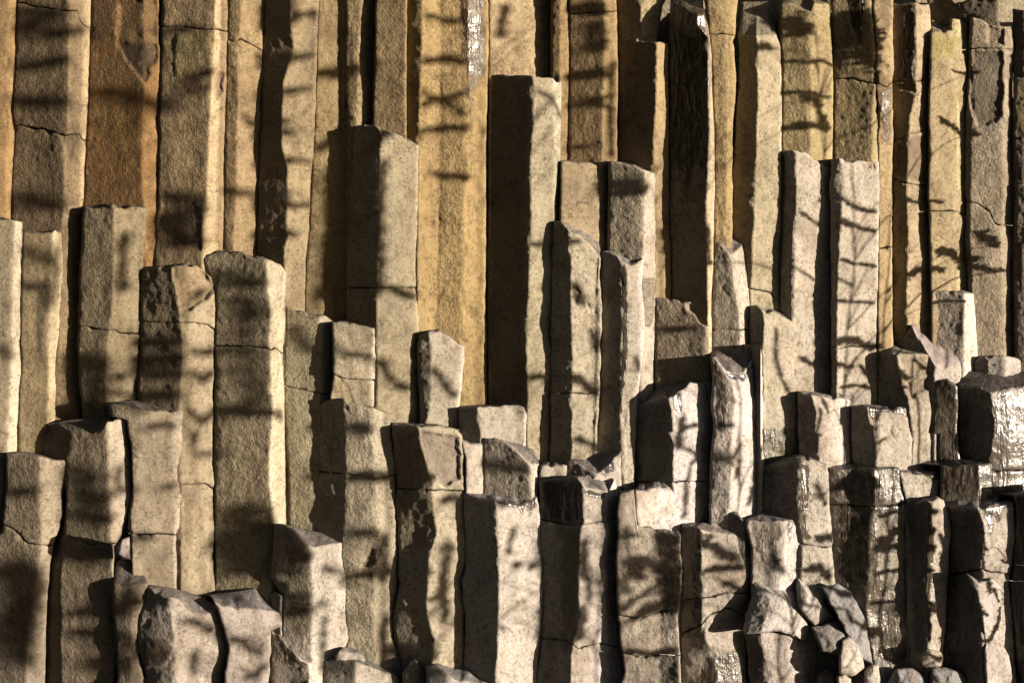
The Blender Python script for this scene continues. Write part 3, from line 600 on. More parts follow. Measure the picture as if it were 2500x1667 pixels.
K("column with a wet black top block split from its pale shaft by a crack", 0,
  "1318,1177 1332,1171 1379,1164 1411,1164 1429,1189 1486,1200 1500,1172", ["1318,1177 1316,1264 1323,1357 1325,1464 1319,1550 1310,1700", "1366,1168 1368,1286 1364,1393 1366,1500 1361,1557 1362,1700", "1424,1180 1427,1275 1418,1290 1414,1393 1414,1464 1418,1500 1404,1557 1394,1600 1392,1700", "1482,1200 1480,1275 1480,1290 1471,1375 1475,1429 1468,1500 1450,1550 1444,1580 1452,1700", "1500,1170 1507,1200 1509,1264 1508,1293 1505,1395 1507,1497 1514,1573 1524,1637 1520,1700"], [-24, -46, 12, 42], yb=1740, t=(.52, .455, .39), z=1178, tb="1411,1162 1440,1158 1464,1157 1496,1166", wav=1.6,
  cr=["1314,1265 1379,1281 1429,1279 1480,1272 1511,1263", "1316,1556 1361,1560 1400,1562 1441,1583 1490,1570 1516,1590"], ch=[("1314,1165 1428,1165 1428,1280 1314,1280", 0, (.5, .46, .42), .9), ("1424,1190 1485,1200 1470,1220 1430,1215", 3, (.6, .58, .6), .8), ("1366,1285 1425,1285 1410,1600 1362,1600", 0, (.6, .55, .5), .4)])
K("low lit block in a gap, just above the wet black block", 0,
  "1318,1137 1354,1136 1383,1139", ["1318,1137 1318,1210", "1383,1139 1383,1210"], [8], yb=1210, t=(.50, .44, .36), z=1136, span=50)
K("broken block with a tilted dark top and white side, behind a wet black block", 0,
  "1383,1123 1400,1125 1429,1143 1457,1157 1490,1120 1514,1104", ["1383,1123 1383,1230", "1452,1150 1450,1230", "1516,1104 1516,1230"], [-30, 24], yb=1230, t=(.52, .46, .40), z=1118, tb="1386,1114 1421,1104 1457,1100 1514,1101", ch=[("1440,1150 1500,1110 1505,1150 1480,1160", 1, (.5, .5, .55), .8)])
K("pale grey column with a dripping wet rim and a wide black left face", 0,
  "1134,1202 1171,1218 1211,1223 1271,1229 1311,1214", ["1134,1202 1132,1250 1139,1339 1133,1380 1142,1364 1128,1415 1133,1471 1140,1509 1133,1613 1133,1720", "1211,1223 1216,1357 1220,1429 1217,1395 1220,1458 1217,1548 1211,1650 1210,1720", "1312,1214 1318,1250 1325,1357 1322,1344 1325,1446 1319,1548 1310,1650 1308,1720"], [-44, 14], yb=1740, t=(.58, .52, .45), z=1216, tb="1140,1199 1200,1205 1264,1198 1304,1195 1313,1199", wav=1.4,
  ch=[("1210,1218 1312,1210 1312,1236 1290,1250 1284,1235 1272,1262 1262,1240 1240,1238 1214,1232", 1, (.7, .68, .66), .9)])
K("rounded dark brown block with a bright right edge, above the dripping grey column", 0,
  "1179,1070 1207,1068 1229,1075 1246,1086 1282,1121 1295,1131", ["1179,1070 1179,1207 1179,1240", "1288,1125 1298,1179 1298,1240", "1316,1128 1318,1179 1318,1240"], [-21, 48], yb=1250, t=(.42, .36, .28), z=1086, tb="1246,1084 1279,1086 1304,1098 1315,1122")
K("small pale block wedged left of the rounded dark brown block", 0,
  "1125,1075 1146,1084 1177,1082", ["1125,1075 1136,1120 1136,1240", "1178,1082 1179,1204 1179,1240"], [16], yb=1250, t=(.52, .45, .37), z=1078, tb="1132,1070 1175,1071")
K("low flat block with a black end and square lit face, below the tallest column", 0,
  "1123,995 1164,995 1207,991 1261,989 1279,995 1287,1011", ["1121,995 1120,1057 1122,1120", "1166,995 1175,1057 1175,1120", "1281,997 1280,1120", "1287,1011 1286,1086 1286,1120"], [-44, 13, 45], yb=1140, t=(.52, .455, .37), z=994, tb="1129,989 1207,987 1261,987 1285,996")
# ---- front row, left to right
K("corner-lit column at the far left, crossed by a descending crack above a dark foot", 0,
  "14,1104 50,1104 96,1114 120,1120 161,1123", ["14,1104 14,1196 7,1250 2,1300 -30,1320 -40,1740", "98,1114 100,1214 102,1304 100,1332 93,1393 82,1464 68,1557 60,1740", "161,1123 166,1150 154,1200 154,1250 143,1296 129,1329 123,1375 116,1446 111,1557 108,1740"], [-13, 21], yb=1740, t=(.38, .31, .215), z=1112, tb="25,1101 71,1103 157,1119", wav=1.4,
  cr=["2,1274 29,1286 54,1304 77,1325 100,1329 130,1330"], ch=[("-40,1450 110,1450 110,1680 -40,1680", 0, (.7, .7, .72), .25)])
K("sliver of dark column at the left edge above the cracked corner column", 0,
  "-80,1104 13,1112", ["-80,1100 -80,1400", "13,1110 14,1196 7,1250 4,1300 2,1400"], [-10], yb=1400, t=(.32, .26, .18), z=1105)
K("blunt column with a black left end, a lilac-grey right face and a cracked waist", 0,
  "118,1039 150,1037 168,1046 196,1052 243,1055 264,1026 307,1021", ["117,1039 111,1064 105,1093 108,1120 154,1200 157,1229 143,1300 129,1329 121,1386 116,1446 111,1557 112,1740", "170,1048 168,1100 164,1121 166,1200 160,1300 150,1386 150,1557 150,1740", "262,1030 261,1089 266,1161 268,1232 273,1321 276,1400 275,1430 286,1536 272,1740", "309,1021 311,1071 321,1143 323,1214 314,1257 296,1311 277,1334 279,1400 279,1430 289,1536 276,1740"], [-56, -14, 46], yb=1740, t=(.40, .325, .225), z=1042, tb="118,1035 161,1025 214,1018 271,1014 307,1018", wav=1.6,
  cr=["112,1298 171,1304 200,1318 221,1329 279,1325"], ch=[])
K("lumpy tan column between two cracks, its notched low top black at the left", 16,
  "264,986 311,987 343,1000 357,1004 411,1005 445,1002", ["263,986 264,1014 309,1025 316,1071 323,1125 325,1214 316,1250 313,1286 320,1304 321,1364 330,1440 330,1480", "311,988 316,1050 321,1120 325,1214 318,1290 322,1310 322,1480", "342,1000 343,1089 329,1179 323,1250 324,1304 326,1480", "422,1005 418,1143 418,1179 428,1250 424,1300 426,1480", "445,1002 443,1089 434,1161 443,1214 437,1286 429,1304 429,1340 432,1375 432,1421 432,1480"], [-33, -8, 5, 28], yb=1490, t=(.46, .38, .275), z=998, tb="268,982 311,973 357,979 393,989 436,999", wav=1.5,
  cr=["314,1298 357,1304 393,1302 432,1305"])
K("brown block with a smooth lavender slope on top, beside the cracked lower-left column", 0,
  "275,1425 311,1432 357,1425", ["275,1425 275,1500 286,1557 284,1740", "320,1430 320,1560 318,1740", "359,1425 354,1464 339,1518 334,1557 340,1600 355,1660 356,1740"], [-12, 8], yb=1740, t=(.40, .33, .235), z=1427, tb="281,1372 300,1358 321,1364 343,1379 352,1400", wav=1.5)
K("low pale rock with a scooped dark hollow in its crest, lower left", 0,
  "361,1433 383,1443 408,1456 434,1461 457,1489 472,1499 510,1494 530,1481", ["361,1433 357,1446 339,1517 337,1573 355,1650 355,1740", "411,1457 421,1522 426,1599 431,1667 431,1740", "532,1482 541,1509 559,1560 559,1586 546,1637 546,1740"], [-28, 20], yb=1740, t=(.54, .47, .40), z=1470, tb="365,1426 408,1432 446,1440 480,1451 510,1468 530,1478", wav=1.7, rough=1.1, name='broken_rock',
  cr=[], ch=[("340,1570 372,1555 420,1560 424,1600 400,1625 350,1640", -6, (.7, .62, .52), None)])
K("white slab-topped rock in front of the arched column's foot", 0,
  "521,1466 540,1478 600,1486 650,1490 680,1494 687,1500", ["521,1466 532,1490 546,1536 559,1586 548,1640 546,1740", "600,1486 605,1600 600,1740", "687,1498 687,1527 660,1540 661,1598 655,1667 655,1740"], [8, 22], yb=1740, t=(.58, .51, .45), z=1484, tb="503,1452 535,1447 570,1443 622,1434 655,1470 684,1490", wav=1.6, rough=1.1, name='broken_rock')
K("stump with a black end wedged between the white slab rock and a mottled column", 0,
  "661,1449 675,1446 688,1447 692,1450", ["661,1449 660,1500 664,1540 664,1600", "687,1447 687,1600", "693,1450 692,1600"], [-48, 40], yb=1610, t=(.42, .36, .30), z=1447, span=40, name='broken_rock')
K("mottled column with a dark slanting cap and a bright white right face, lower left", 0,
  "670,1277 688,1279 711,1291 757,1332 786,1330 836,1323", ["670,1277 664,1357 662,1410 688,1446 690,1560 690,1680", "689,1282 691,1357 695,1429 691,1536 691,1680", "757,1333 757,1393 766,1452 758,1475 763,1471 761,1555 760,1680", "836,1324 836,1357 846,1429 846,1500 852,1557 839,1590 847,1445 850,1522 840,1588 838,1680"], [-50, -18, 28], yb=1700, t=(.52, .455, .37), z=1318, tb="688,1277 743,1293 796,1299 836,1316", wav=1.5,
  cr=[], ch=[("686,1275 758,1330 768,1452 762,1560 690,1560", 0, (.62, .6, .5), None)])
K("brown fissured rock with a lilac slope and white tip on the bottom edge", 0,
  "660,1537 679,1545 702,1573 738,1614 763,1611 786,1601", ["660,1537 661,1598 656,1667 656,1740", "738,1614 753,1619 756,1667 756,1740", "787,1601 788,1667 788,1740"], [-30, 38], yb=1740, t=(.46, .38, .29), z=1580, tb="662,1535 702,1533 743,1550 763,1573 785,1599", wav=1.8, name='broken_rock')
K("low flat-topped rock with a black front on the bottom edge, left of centre", 0,
  "789,1611 830,1611 875,1617 932,1637 965,1645 973,1655", ["788,1611 790,1740", "868,1616 868,1740", "974,1655 975,1740"], [-26, 20], yb=1740, t=(.52, .46, .38), z=1630, tb="790,1608 855,1602 906,1600 952,1624 972,1644", name='broken_rock')
K("pale-edged column with a black left face and eye-shaped hollow low on its front", 22,
  "779,984 796,977 829,973 838,971 850,979 886,991 921,998 949,1011", ["779,984 782,1057 782,1071 775,1179 768,1296 768,1400 800,1640 800,1720", "839,974 841,1057 843,1071 846,1179 843,1250 838,1321 834,1357 846,1421 846,1500 852,1557 842,1640 842,1720", "911,996 907,1057 911,1089 914,1161 918,1232 923,1300 934,1357 915,1411 914,1446 914,1557 920,1660 925,1720", "949,1011 957,1057 959,1054 964,1125 968,1250 971,1304 975,1357 973,1429 964,1500 961,1557 975,1588 982,1630 984,1720"], [-46, -9, 27], yb=1740, t=(.48, .415, .30), z=988, tb="782,981 838,969 870,981 921,993 949,1006", wav=1.6,
  cr=["776,1150 846,1157 911,1168 962,1154"], ch=[("905,1335 918,1350 915,1375 898,1390 884,1385 890,1360", 10, (.7, .62, .5), None), ("848,1400 905,1395 908,1408 880,1410", 4, (.6, .55, .45), None)])
K("mottled dark column with a scooped scar under its top and a wavy cream face", 0,
  "957,1039 1018,1039 1029,1041 1071,1039 1114,1048 1125,1062", ["957,1039 959,1054 964,1125 968,1250 971,1303 975,1357 973,1428 964,1500 961,1557 975,1590 982,1630 984,1720", "1020,1041 1029,1089 1043,1136 1055,1179 1057,1221 1068,1296 1061,1321 1052,1343 1044,1411 1043,1482 1052,1536 1062,1560 1057,1611 1056,1720", "1125,1062 1136,1118 1136,1196 1132,1250 1141,1357 1129,1411 1138,1480 1133,1530 1133,1620 1134,1720"], [-34, 17], yb=1740, t=(.49, .42, .305), z=1042, tb="952,1030 1011,1033 1064,1034 1122,1048", wav=1.7,
  cr=["956,1190 1000,1196 1057,1195 1079,1196 1114,1198 1138,1200"], ch=[("1029,1046 1120,1068 1126,1120 1124,1170 1082,1190 1055,1160 1036,1110", 12, (.62, .58, .62), None), ("957,1045 1028,1045 1066,1290 1050,1350 962,1350", 0, (.7, .66, .6), .15)])  # the scar's purple tint stands in for a cast shadow
K("sloping slab of wet rubble at the bottom edge below the wavy cream column", 0,
  "1041,1624 1057,1617 1072,1634 1110,1660 1187,1665 1215,1668", ["1041,1620 1041,1740", "1090,1640 1090,1740", "1215,1660 1215,1740"], [-20, 10], yb=1740, t=(.40, .36, .32), z=1640, tb="1057,1614 1085,1618 1110,1628 1148,1619 1187,1640 1214,1664", name='broken_rock')
K("small dark angular rock at the bottom edge beneath the mottled dark column", 0,
  "984,1640 1000,1618 1015,1617 1040,1650", ["983,1630 984,1740", "1005,1617 1008,1740", "1041,1640 1041,1740"], [-30, 20], yb=1740, t=(.34, .29, .23), z=1629, name='broken_rock')
K("small grey flake of stone leaning at the foot of the shapely pale-edged column", 0,
  "820,1600 826,1589 850,1592 885,1596 890,1608", ["818,1588 816,1640", "890,1596 892,1640"], [10], yb=1640, t=(.48, .43, .38), z=1598, span=30, name='broken_rock')
K("wet-cornered column of cracked blocks with a dark glossy rim above a tan face", 0,
  "1667,1280 1700,1286 1750,1300 1786,1304 1822,1307", ["1667,1280 1664,1357 1666,1429 1664,1557 1664,1740", "1708,1290 1714,1375 1718,1429 1714,1470 1713,1557 1720,1497 1722,1560 1743,1594 1745,1740", "1823,1307 1832,1339 1834,1386 1825,1446 1830,1482 1818,1500 1816,1557 1816,1740"], [-34, 9], yb=1740, t=(.47, .40, .32), z=1295, tb="1668,1273 1736,1272 1818,1275", wav=1.7, wet=.1,
  cr=["1663,1466 1690,1462 1725,1457 1771,1446 1811,1448 1832,1450", "1664,1545 1700,1530 1727,1500 1771,1484 1822,1497"], ch=[("1664,1278 1750,1298 1740,1310 1716,1330 1716,1560 1664,1560", 0, (.6, .56, .52), .9), ("1720,1600 1816,1570 1816,1680 1700,1680", 0, (.6, .6, .55), .7), ("1716,1340 1832,1350 1830,1440 1720,1450", 0, (.78, .74, .7), .38)])
K("grey rough-faced block with a white right face streaked by a dark drip", 0,
  "1821,1271 1871,1272 1914,1272 1945,1268", ["1821,1271 1820,1282 1834,1339 1832,1411 1834,1460", "1916,1273 1915,1357 1906,1400 1900,1460", "1946,1268 1957,1339 1955,1407 1939,1429 1940,1460"], [0, 32], yb=1480, t=(.52, .46, .40), z=1270, tb="1825,1266 1854,1246 1882,1245 1943,1264", ch=[("1834,1272 1914,1274 1912,1360 1900,1390 1870,1380 1845,1340", -2, (.62, .6, .56), .5), ("1922,1270 1940,1270 1936,1300 1930,1330 1925,1300", 0, (.4, .4, .45), .95)])
K("thumb-sized dark stub beside the white column's foot, above the grey rough block", 0,
  "1778,1256 1790,1251 1806,1257 1821,1277", ["1776,1254 1778,1310", "1821,1270 1821,1310"], [-25], yb=1310, t=(.28, .24, .2), z=1262, span=40, name='broken_rock')
K("tall column with deep black left side and pale wet-edged front, cracked at the waist", 0,
  "1864,1143 1907,1132 1946,1123 1954,1120 1982,1122 2000,1130 2018,1136", ["1864,1143 1862,1229 1866,1500", "1947,1123 1946,1214 1948,1261 1959,1321 1957,1411 1957,1500", "2020,1138 2025,1250 2032,1321 2029,1339 2036,1393 2037,1429 2038,1500"], [-48, 7], yb=1510, t=(.52, .455, .37), z=1128, wav=1.5, wet=.08,
  cr=["1940,1327 1961,1329 1993,1336 2032,1332"], ch=[("1948,1125 1980,1130 1982,1200 1975,1280 1990,1315 1955,1320 1948,1250", 0, (.75, .7, .6), .75)])
K("long glossy column, two black faces and a grey mottled face glittering with wet, lower right", 0,
  "2023,1145 2086,1143 2130,1146 2186,1139 2193,1143", ["2023,1145 2025,1250 2032,1321 2036,1393 2037,1429 2060,1460 2100,1500 2130,1640 2132,1700", "2083,1143 2080,1286 2077,1429 2100,1500 2131,1640 2133,1700", "2130,1146 2132,1232 2125,1286 2123,1393 2114,1482 2119,1540 2130,1594 2134,1700", "2195,1143 2200,1196 2212,1232 2216,1321 2212,1446 2216,1557 2221,1618 2222,1700"], [-28, -46, 7], yb=1700, t=(.48, .42, .34), z=1143, tb="2021,1132 2079,1127 2139,1133 2190,1134", wav=1.8, wet=.3,
  cr=["2023,1230 2080,1233 2132,1236 2213,1227"], ch=[("2023,1145 2130,1147 2122,1480 2030,1440", 0, (.62, .56, .5), .62), ("2122,1150 2150,1160 2140,1300 2150,1400 2150,1480 2115,1490 2122,1390 2128,1250", 0, (.8, .76, .7), .95), ("2150,1530 2215,1540 2218,1600 2180,1620 2140,1600", 0, (.8, .78, .72), .95), ("2130,1250 2213,1240 2210,1420 2150,1450", 0, (.8, .78, .74), .45)])  # first patch wets the left faces and darkens their shade by colour
K("low wide block with a wavy wet rim, between the glossy column and the ledge behind", 0,
  "2195,1153 2221,1154 2264,1160 2295,1152", ["2195,1153 2212,1230 2212,1260", "2286,1156 2285,1260", "2296,1152 2295,1214 2295,1260"], [8, 48], yb=1260, t=(.50, .44, .37), z=1154, tb="2191,1139 2246,1137 2293,1147", ch=[("2190,1145 2298,1145 2290,1175 2260,1165 2220,1160", 0, (.6, .58, .6), .85)])
K("glittering wet black block with a pale right end under a flat dark ledge", 0,
  "2298,1137 2336,1136 2389,1134 2420,1132", ["2298,1137 2296,1214 2296,1250", "2389,1134 2388,1214 2387,1250", "2421,1132 2427,1207 2427,1250"], [-14, 34], yb=1260, t=(.44, .38, .31), z=1135, tb="2227,1134 2264,1123 2336,1114 2418,1120", wet=.5, ch=[("2298,1130 2390,1130 2390,1215 2298,1215", 0, (.7, .66, .6), .95), ("2388,1130 2425,1130 2422,1170 2405,1175 2390,1165", 0, (.6, .6, .62), .95)])
K("rough wet pillar below the tilted triangular rock, left of the big domed wet column", 0,
  "2282,932 2314,927 2336,943", ["2282,930 2275,1057 2293,1036 2291,1118 2291,1160", "2337,940 2339,1057 2340,1080 2343,1118 2343,1160"], [-16], yb=1170, t=(.40, .345, .27), z=932, wet=.6, wav=1.6, ch=[("2283,930 2338,930 2342,1080 2285,1080", 0, (.8, .75, .7), .85)])
K("tilted triangular rock with a lavender face, leaning on the blocky columns", 0,
  "2198,838 2226,793 2245,825 2264,857 2282,886 2300,896 2348,893", ["2198,830 2200,960", "2282,880 2282,960", "2348,893 2346,960"], [-38, 14], yb=960, t=(.47, .41, .36), z=862, tb="2226,790 2246,786 2300,804 2352,846", name='broken_rock', span=95, bs=-.7, cap=(.85, .82, .92), cw=0)  # bluish cap tint carries the sky-lit shade of the slope
K("big domed wet column at the right edge, black left face and white glistening front", 0,
  "2339,943 2386,945 2421,959 2461,950 2500,943 2580,945", ["2339,943 2339,1054 2338,1118 2338,1240", "2421,959 2427,1057 2425,1054 2421,1121 2424,1240", "2580,940 2580,1240"], [-42, 12], yb=1250, t=(.55, .48, .41), z=946, tb="2346,921 2371,907 2425,900 2500,906 2570,912", wet=.45, wav=1.5,
  cr=["2336,1148 2427,1148 2580,1145"], ch=[("2420,950 2590,935 2590,1000 2500,1010 2460,1080 2430,1140 2420,1100", 0, (.72, .7, .68), .72), ("2340,945 2420,960 2424,1140 2340,1130", 0, (.6, .56, .52), .4)])
K("cracked wet corner block at the right edge under the domed column", 0,
  "2378,884 2395,872 2425,868 2480,872 2492,880", ["2378,880 2380,960", "2412,870 2414,960", "2455,872 2455,960", "2492,880 2492,960"], [-35, -10, 30], yb=950, t=(.48, .42, .36), z=876, tb="2392,870 2420,865 2485,868", wet=.3)
K("dark column with a narrow pale front and slick wet arris, lower right", 0,
  "2211,1229 2229,1229 2264,1220 2275,1224 2289,1214 2304,1220", ["2211,1229 2214,1236 2216,1321 2212,1446 2216,1557 2222,1618 2240,1660", "2268,1222 2271,1286 2264,1375 2259,1429 2268,1500 2273,1536 2262,1590 2262,1660", "2279,1222 2282,1357 2272,1460 2276,1536 2268,1590 2268,1660", "2305,1220 2314,1250 2320,1286 2314,1375 2313,1446 2304,1557 2302,1620 2302,1660"], [-44, -6, 22], yb=1680, t=(.50, .43, .35), z=1222, tb="2207,1218 2246,1211 2279,1206 2303,1213", wav=1.6,
  ch=[("2211,1225 2270,1222 2262,1600 2225,1600", 0, (.55, .5, .46), .5), ("2266,1225 2281,1225 2283,1360 2274,1460 2278,1540 2264,1590 2256,1430", 0, (.7, .65, .55), .95)])
K("column near the right edge, white face with dark wet drips running down", 0,
  "2311,1232 2343,1236 2386,1238 2393,1243 2443,1232 2474,1225", ["2311,1232 2318,1300 2318,1357 2313,1446 2304,1557 2302,1740", "2393,1243 2404,1286 2402,1339 2393,1386 2396,1460 2400,1600 2402,1740", "2475,1228 2477,1321 2468,1375 2463,1429 2468,1482 2475,1536 2480,1600 2490,1740"], [-42, 24], yb=1740, t=(.56, .49, .42), z=1236, tb="2296,1218 2336,1211 2407,1213 2473,1215", wav=1.6,
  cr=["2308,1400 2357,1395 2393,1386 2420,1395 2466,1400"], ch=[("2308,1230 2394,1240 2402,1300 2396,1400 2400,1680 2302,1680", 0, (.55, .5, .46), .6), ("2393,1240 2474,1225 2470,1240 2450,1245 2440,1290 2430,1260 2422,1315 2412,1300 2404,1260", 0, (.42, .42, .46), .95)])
K("smooth white rounded rock like a bent knee, bulging from the lower right columns", 0,
  "2357,1396 2375,1408 2389,1420 2404,1416 2421,1412 2443,1432", ["2357,1396 2384,1450 2396,1500 2402,1560 2408,1740", "2389,1436 2398,1500 2406,1560 2412,1740", "2445,1430 2444,1500 2440,1560 2462,1600 2478,1660 2482,1740"], [-30, 22], yb=1740, t=(.62, .55, .50), z=1420, tb="2358,1394 2389,1388 2418,1396 2436,1410 2444,1430", wav=1.8, name='broken_rock')
K("black wet column cut by the right edge at the bottom", 0,
  "2473,1214 2500,1202 2580,1190", ["2473,1214 2477,1250 2477,1321 2468,1378 2463,1429 2468,1482 2475,1536 2480,1600 2490,1740", "2580,1190 2580,1740"], [-32], yb=1740, t=(.34, .29, .25), z=1204, wet=.5, tb="2429,1207 2480,1200 2580,1180", cr=["2464,1374 2500,1380 2580,1382", "2462,1417 2580,1420"])
K("low two-toned block with a white right half, beneath the big grey boulder", 0,
  "1818,1549 1850,1545 1889,1541 1934,1549 1964,1566 1990,1556", ["1817,1548 1832,1667 1834,1740", "1858,1544 1874,1639 1880,1740", "1938,1550 1928,1639 1922,1740", "1992,1556 1986,1624 1982,1667 1980,1740"], [-32, 4, 30], yb=1740, t=(.54, .47, .41), z=1549, wav=1.6, name='broken_rock', ch=[("1817,1548 1858,1544 1874,1640 1835,1680", 0, (.6, .55, .5), .5)])
K("rough wet block between the two-toned block and a curved white stone", 0,
  "1990,1560 2020,1565 2050,1590", ["1988,1556 1986,1740", "2050,1586 2050,1740"], [-18], yb=1740, t=(.38, .33, .28), z=1568, wet=.6, wav=1.8, name='broken_rock')

# ------------------------------------------------------------------ loose broken rocks: rounded, tilted lumps
ROCKS = []
def R(label, outline, d, tx, ty, bulge=18, t='grey', wet=0.0, wav=1.0):
    ROCKS.append(dict(label=label, o=pts(outline), d=d, tx=tx, ty=ty, b=bulge, t=t, wet=wet, wav=wav))
def build_rock(r, idx):
    P = r['o']; n = len(P)
    seg = np.roll(P, -1, 0) - P; l = np.hypot(seg[:, 0], seg[:, 1])
    m = max(24, int(l.sum() / 3.6)); cum = np.concatenate([[0], np.cumsum(l)])
    t = np.linspace(0, cum[-1], m, endpoint=False); k = np.clip(np.searchsorted(cum, t, 'right') - 1, 0, n - 1)
    f = (t - cum[k]) / l[k]; O = P[k] + seg[k] * f[:, None]
    O = O + np.stack([1.8 * vnoise(O[:, 0] / 14, O[:, 1] / 14, idx, 61), 1.8 * vnoise(O[:, 0] / 14, O[:, 1] / 14, idx, 62)], -1)
    c = P.mean(0); nr = max(8, int(np.hypot(*(O - c).T).mean() / 3.6))
    rr = np.linspace(0.02, 1, nr)
    g = c + (O[None] - c) * rr[:, None, None]
    x, y = g[..., 0], g[..., 1]
    prof = np.sqrt(np.clip(1 - rr ** 3.2, 0, 1))[:, None]
    W_ = r['wav']
    rs = random.Random(idx * 31 + 5); ext = np.hypot(*(O - c).T).mean()
    d = np.full(x.shape, -1e9)
    for q in range(6):                    # broken faces: the lump is what several planes leave standing
        a = rs.uniform(0, 6.28); s = rs.uniform(.3, 1.0) if q else 0
        d = np.maximum(d, s * ((x - c[0]) * cos(a) + (y - c[1]) * sin(a)) - (r['b'] if q else r['b'] * .8) - s * ext * rs.uniform(.05, .4))
    d = r['d'] + r['tx'] * (x - c[0]) + r['ty'] * (y - c[1]) + np.minimum(d, 26) + r['b'] * .8 * (1 - np.sqrt(np.clip(1 - rr ** 9, 0, 1)))[:, None]
    d = d + W_ * (3 * vnoise(x / 45, y / 45, idx, 63) + 1.5 * vnoise(x / 18, y / 18, idx, 64) + .9 * vnoise(x / 7, y / 7, idx, 65)) - W_ * 5 * np.abs(vnoise(x / 70 + y / 110, y / 50, idx, 66))
    # the hidden rear half
    back = np.array([0.9, 0.6, 0.1])
    xb = c[0] + (O[None, :, 0] - c[0]) * back[:, None]; yb = c[1] + (O[None, :, 1] - c[1]) * back[:, None] + 25 * (1 - back[:, None])
    db = d[-1:] + np.array([22, 55, 75])[:, None]
    x, y, d = np.vstack([x, xb]), np.vstack([y, yb]), np.vstack([d, db])
    V = world_xyz(x, y, d).reshape(-1, 3); nr = x.shape[0]
    i = np.arange(nr - 1)[:, None] * m + np.arange(m)[None]; j = np.arange(nr - 1)[:, None] * m + (np.arange(m)[None] + 1) % m
    F = np.stack([i, i + m, j + m, j], -1).reshape(-1, 4)
    base = world_xyz(np.array(c[0]), np.array(P[:, 1].max()), np.array(r['d'] + 30.0))
    t0 = np.array(TINT[r['t']]) if isinstance(r['t'], str) else np.array(r['t'])
    tt = t0 * 0.45 * (1 + 0.2 * vnoise(V[:, 0] * 2.3, V[:, 1], V[:, 2] * 2.3, 67))[:, None]
    ob = mesh_obj('broken_rock', V - base, F, tt, np.full(len(V), r['wet'])); ob.location = tuple(base)
    tag(ob, r['label'], 'rock', 'broken rocks at the foot of the columns')
    return ob
DR = 0
R("big smooth grey boulder lying among the lower right columns", "1833,1407 1855,1400 1883,1401 1937,1429 1967,1490 1980,1538 1962,1565 1925,1548 1889,1539 1850,1545 1818,1547 1815,1535 1820,1500 1833,1460", 0, .25, -.45, 22, (.56, .52, .50))
R("slanting grey slab right of the big smooth boulder, chipped at its lower corner", "1943,1408 1990,1410 2042,1514 1990,1532 1950,1482", 20, .42, -.4, 12, (.54, .49, .46), wav=1.3)
R("long dark slate-grey slab sloping down beside the long glossy column", "2006,1432 2045,1424 2078,1444 2114,1512 2130,1620 2096,1604 2046,1508", 40, .25, -.35, 12, (.36, .35, .36), wet=.25, wav=1.4)
R("dark wedge of rock under the chipped slanting slab", "1980,1530 2050,1514 2088,1562 2058,1600 2005,1590", 15, .2, -.3, 8, (.33, .31, .31), wet=.3)
R("curved white stone with a dark shaded crown, bottom right", "2053,1560 2072,1550 2095,1571 2105,1600 2111,1630 2095,1642 2077,1651 2047,1645 2049,1600", -10, .3, -.25, 24, (.60, .54, .48))
R("round white pebble-like rock on the bottom edge, right of centre", "2043,1650 2060,1643 2078,1655 2082,1690 2045,1690", -20, .3, -.2, 24, (.60, .54, .48))
R("small pale angular rock between bottom rubble and the curved white stone", "2112,1634 2125,1622 2145,1622 2149,1650 2148,1668 2120,1690 2108,1670", -15, .4, -.1, 10, (.52, .47, .42))
R("grey sloping rock at the foot of the long glossy column", "2131,1592 2160,1598 2182,1620 2184,1640 2170,1690 2150,1690 2148,1640 2130,1622", 0, .2, -.4, 10, (.42, .39, .36), wet=.3)
R("dark flat boulder on the bottom edge below the glossy column", "2184,1632 2205,1628 2229,1630 2250,1645 2272,1670 2272,1700 2160,1700 2170,1660", -20, .05, -.6, 12, (.36, .34, .35), wet=.35)
R("cracked tan rock lodged beneath the narrow pale-fronted column", "2240,1609 2252,1592 2264,1582 2283,1585 2300,1591 2303,1610 2300,1624 2270,1630 2246,1624", 0, .3, -.2, 14, (.44, .38, .31))
R("dark wet boulder with a bright ridge at the bottom edge, lower right", "2273,1632 2290,1627 2306,1626 2351,1642 2362,1660 2370,1700 2268,1700", -25, .1, -.5, 14, (.38, .36, .36), wet=.4)
R("thin lilac-grey shard standing between two tan columns at lower left", "283,1338 296,1316 316,1310 318,1340 320,1366 300,1360 280,1350", 0, .4, -.1, 10, (.46, .42, .42))
R("rubble stone in shadow at the bottom edge under the dark wet block", "1990,1690 2000,1640 2020,1628 2040,1640 2044,1690", -10, .1, -.2, 12, (.36, .32, .29), wet=.3)

# ------------------------------------------------------------------ assemble
for _i, _c in enumerate(COLS): prep(_c, _i)
LAB = solve_depths()
ALLC = [build_column(c) for c in COLS]
# a loose rock lies just in front of whatever column stands behind its middle
def scene_depth(x, y, default=60.0):
    best = None
    for c in COLS:
        X0, X1 = line_x(c['L'][0], y), line_x(c['L'][-1], y)
        if X0 <= x < X1 and np.interp(x, c['top'][:, 0], c['top'][:, 1]) <= y < c['yb']:
            d = c['d'] + front_depth(c, np.array([x]), np.array([float(y)]))[0][0]
            best = d if best is None else min(best, d)
    return default if best is None else best
for _i, r in enumerate(ROCKS):
    P = r['o']; c = P.mean(0)
    ds = [scene_depth(*(c + (p - c) * .85)) - r['tx'] * (p - c)[0] * .85 - r['ty'] * (p - c)[1] * .85 for p in P]
    r['d'] = float(np.percentile(ds, 4)) - 3 + (r['d'] * 0.25 if r['d'] < 0 else 0)
    build_rock(r, _i)
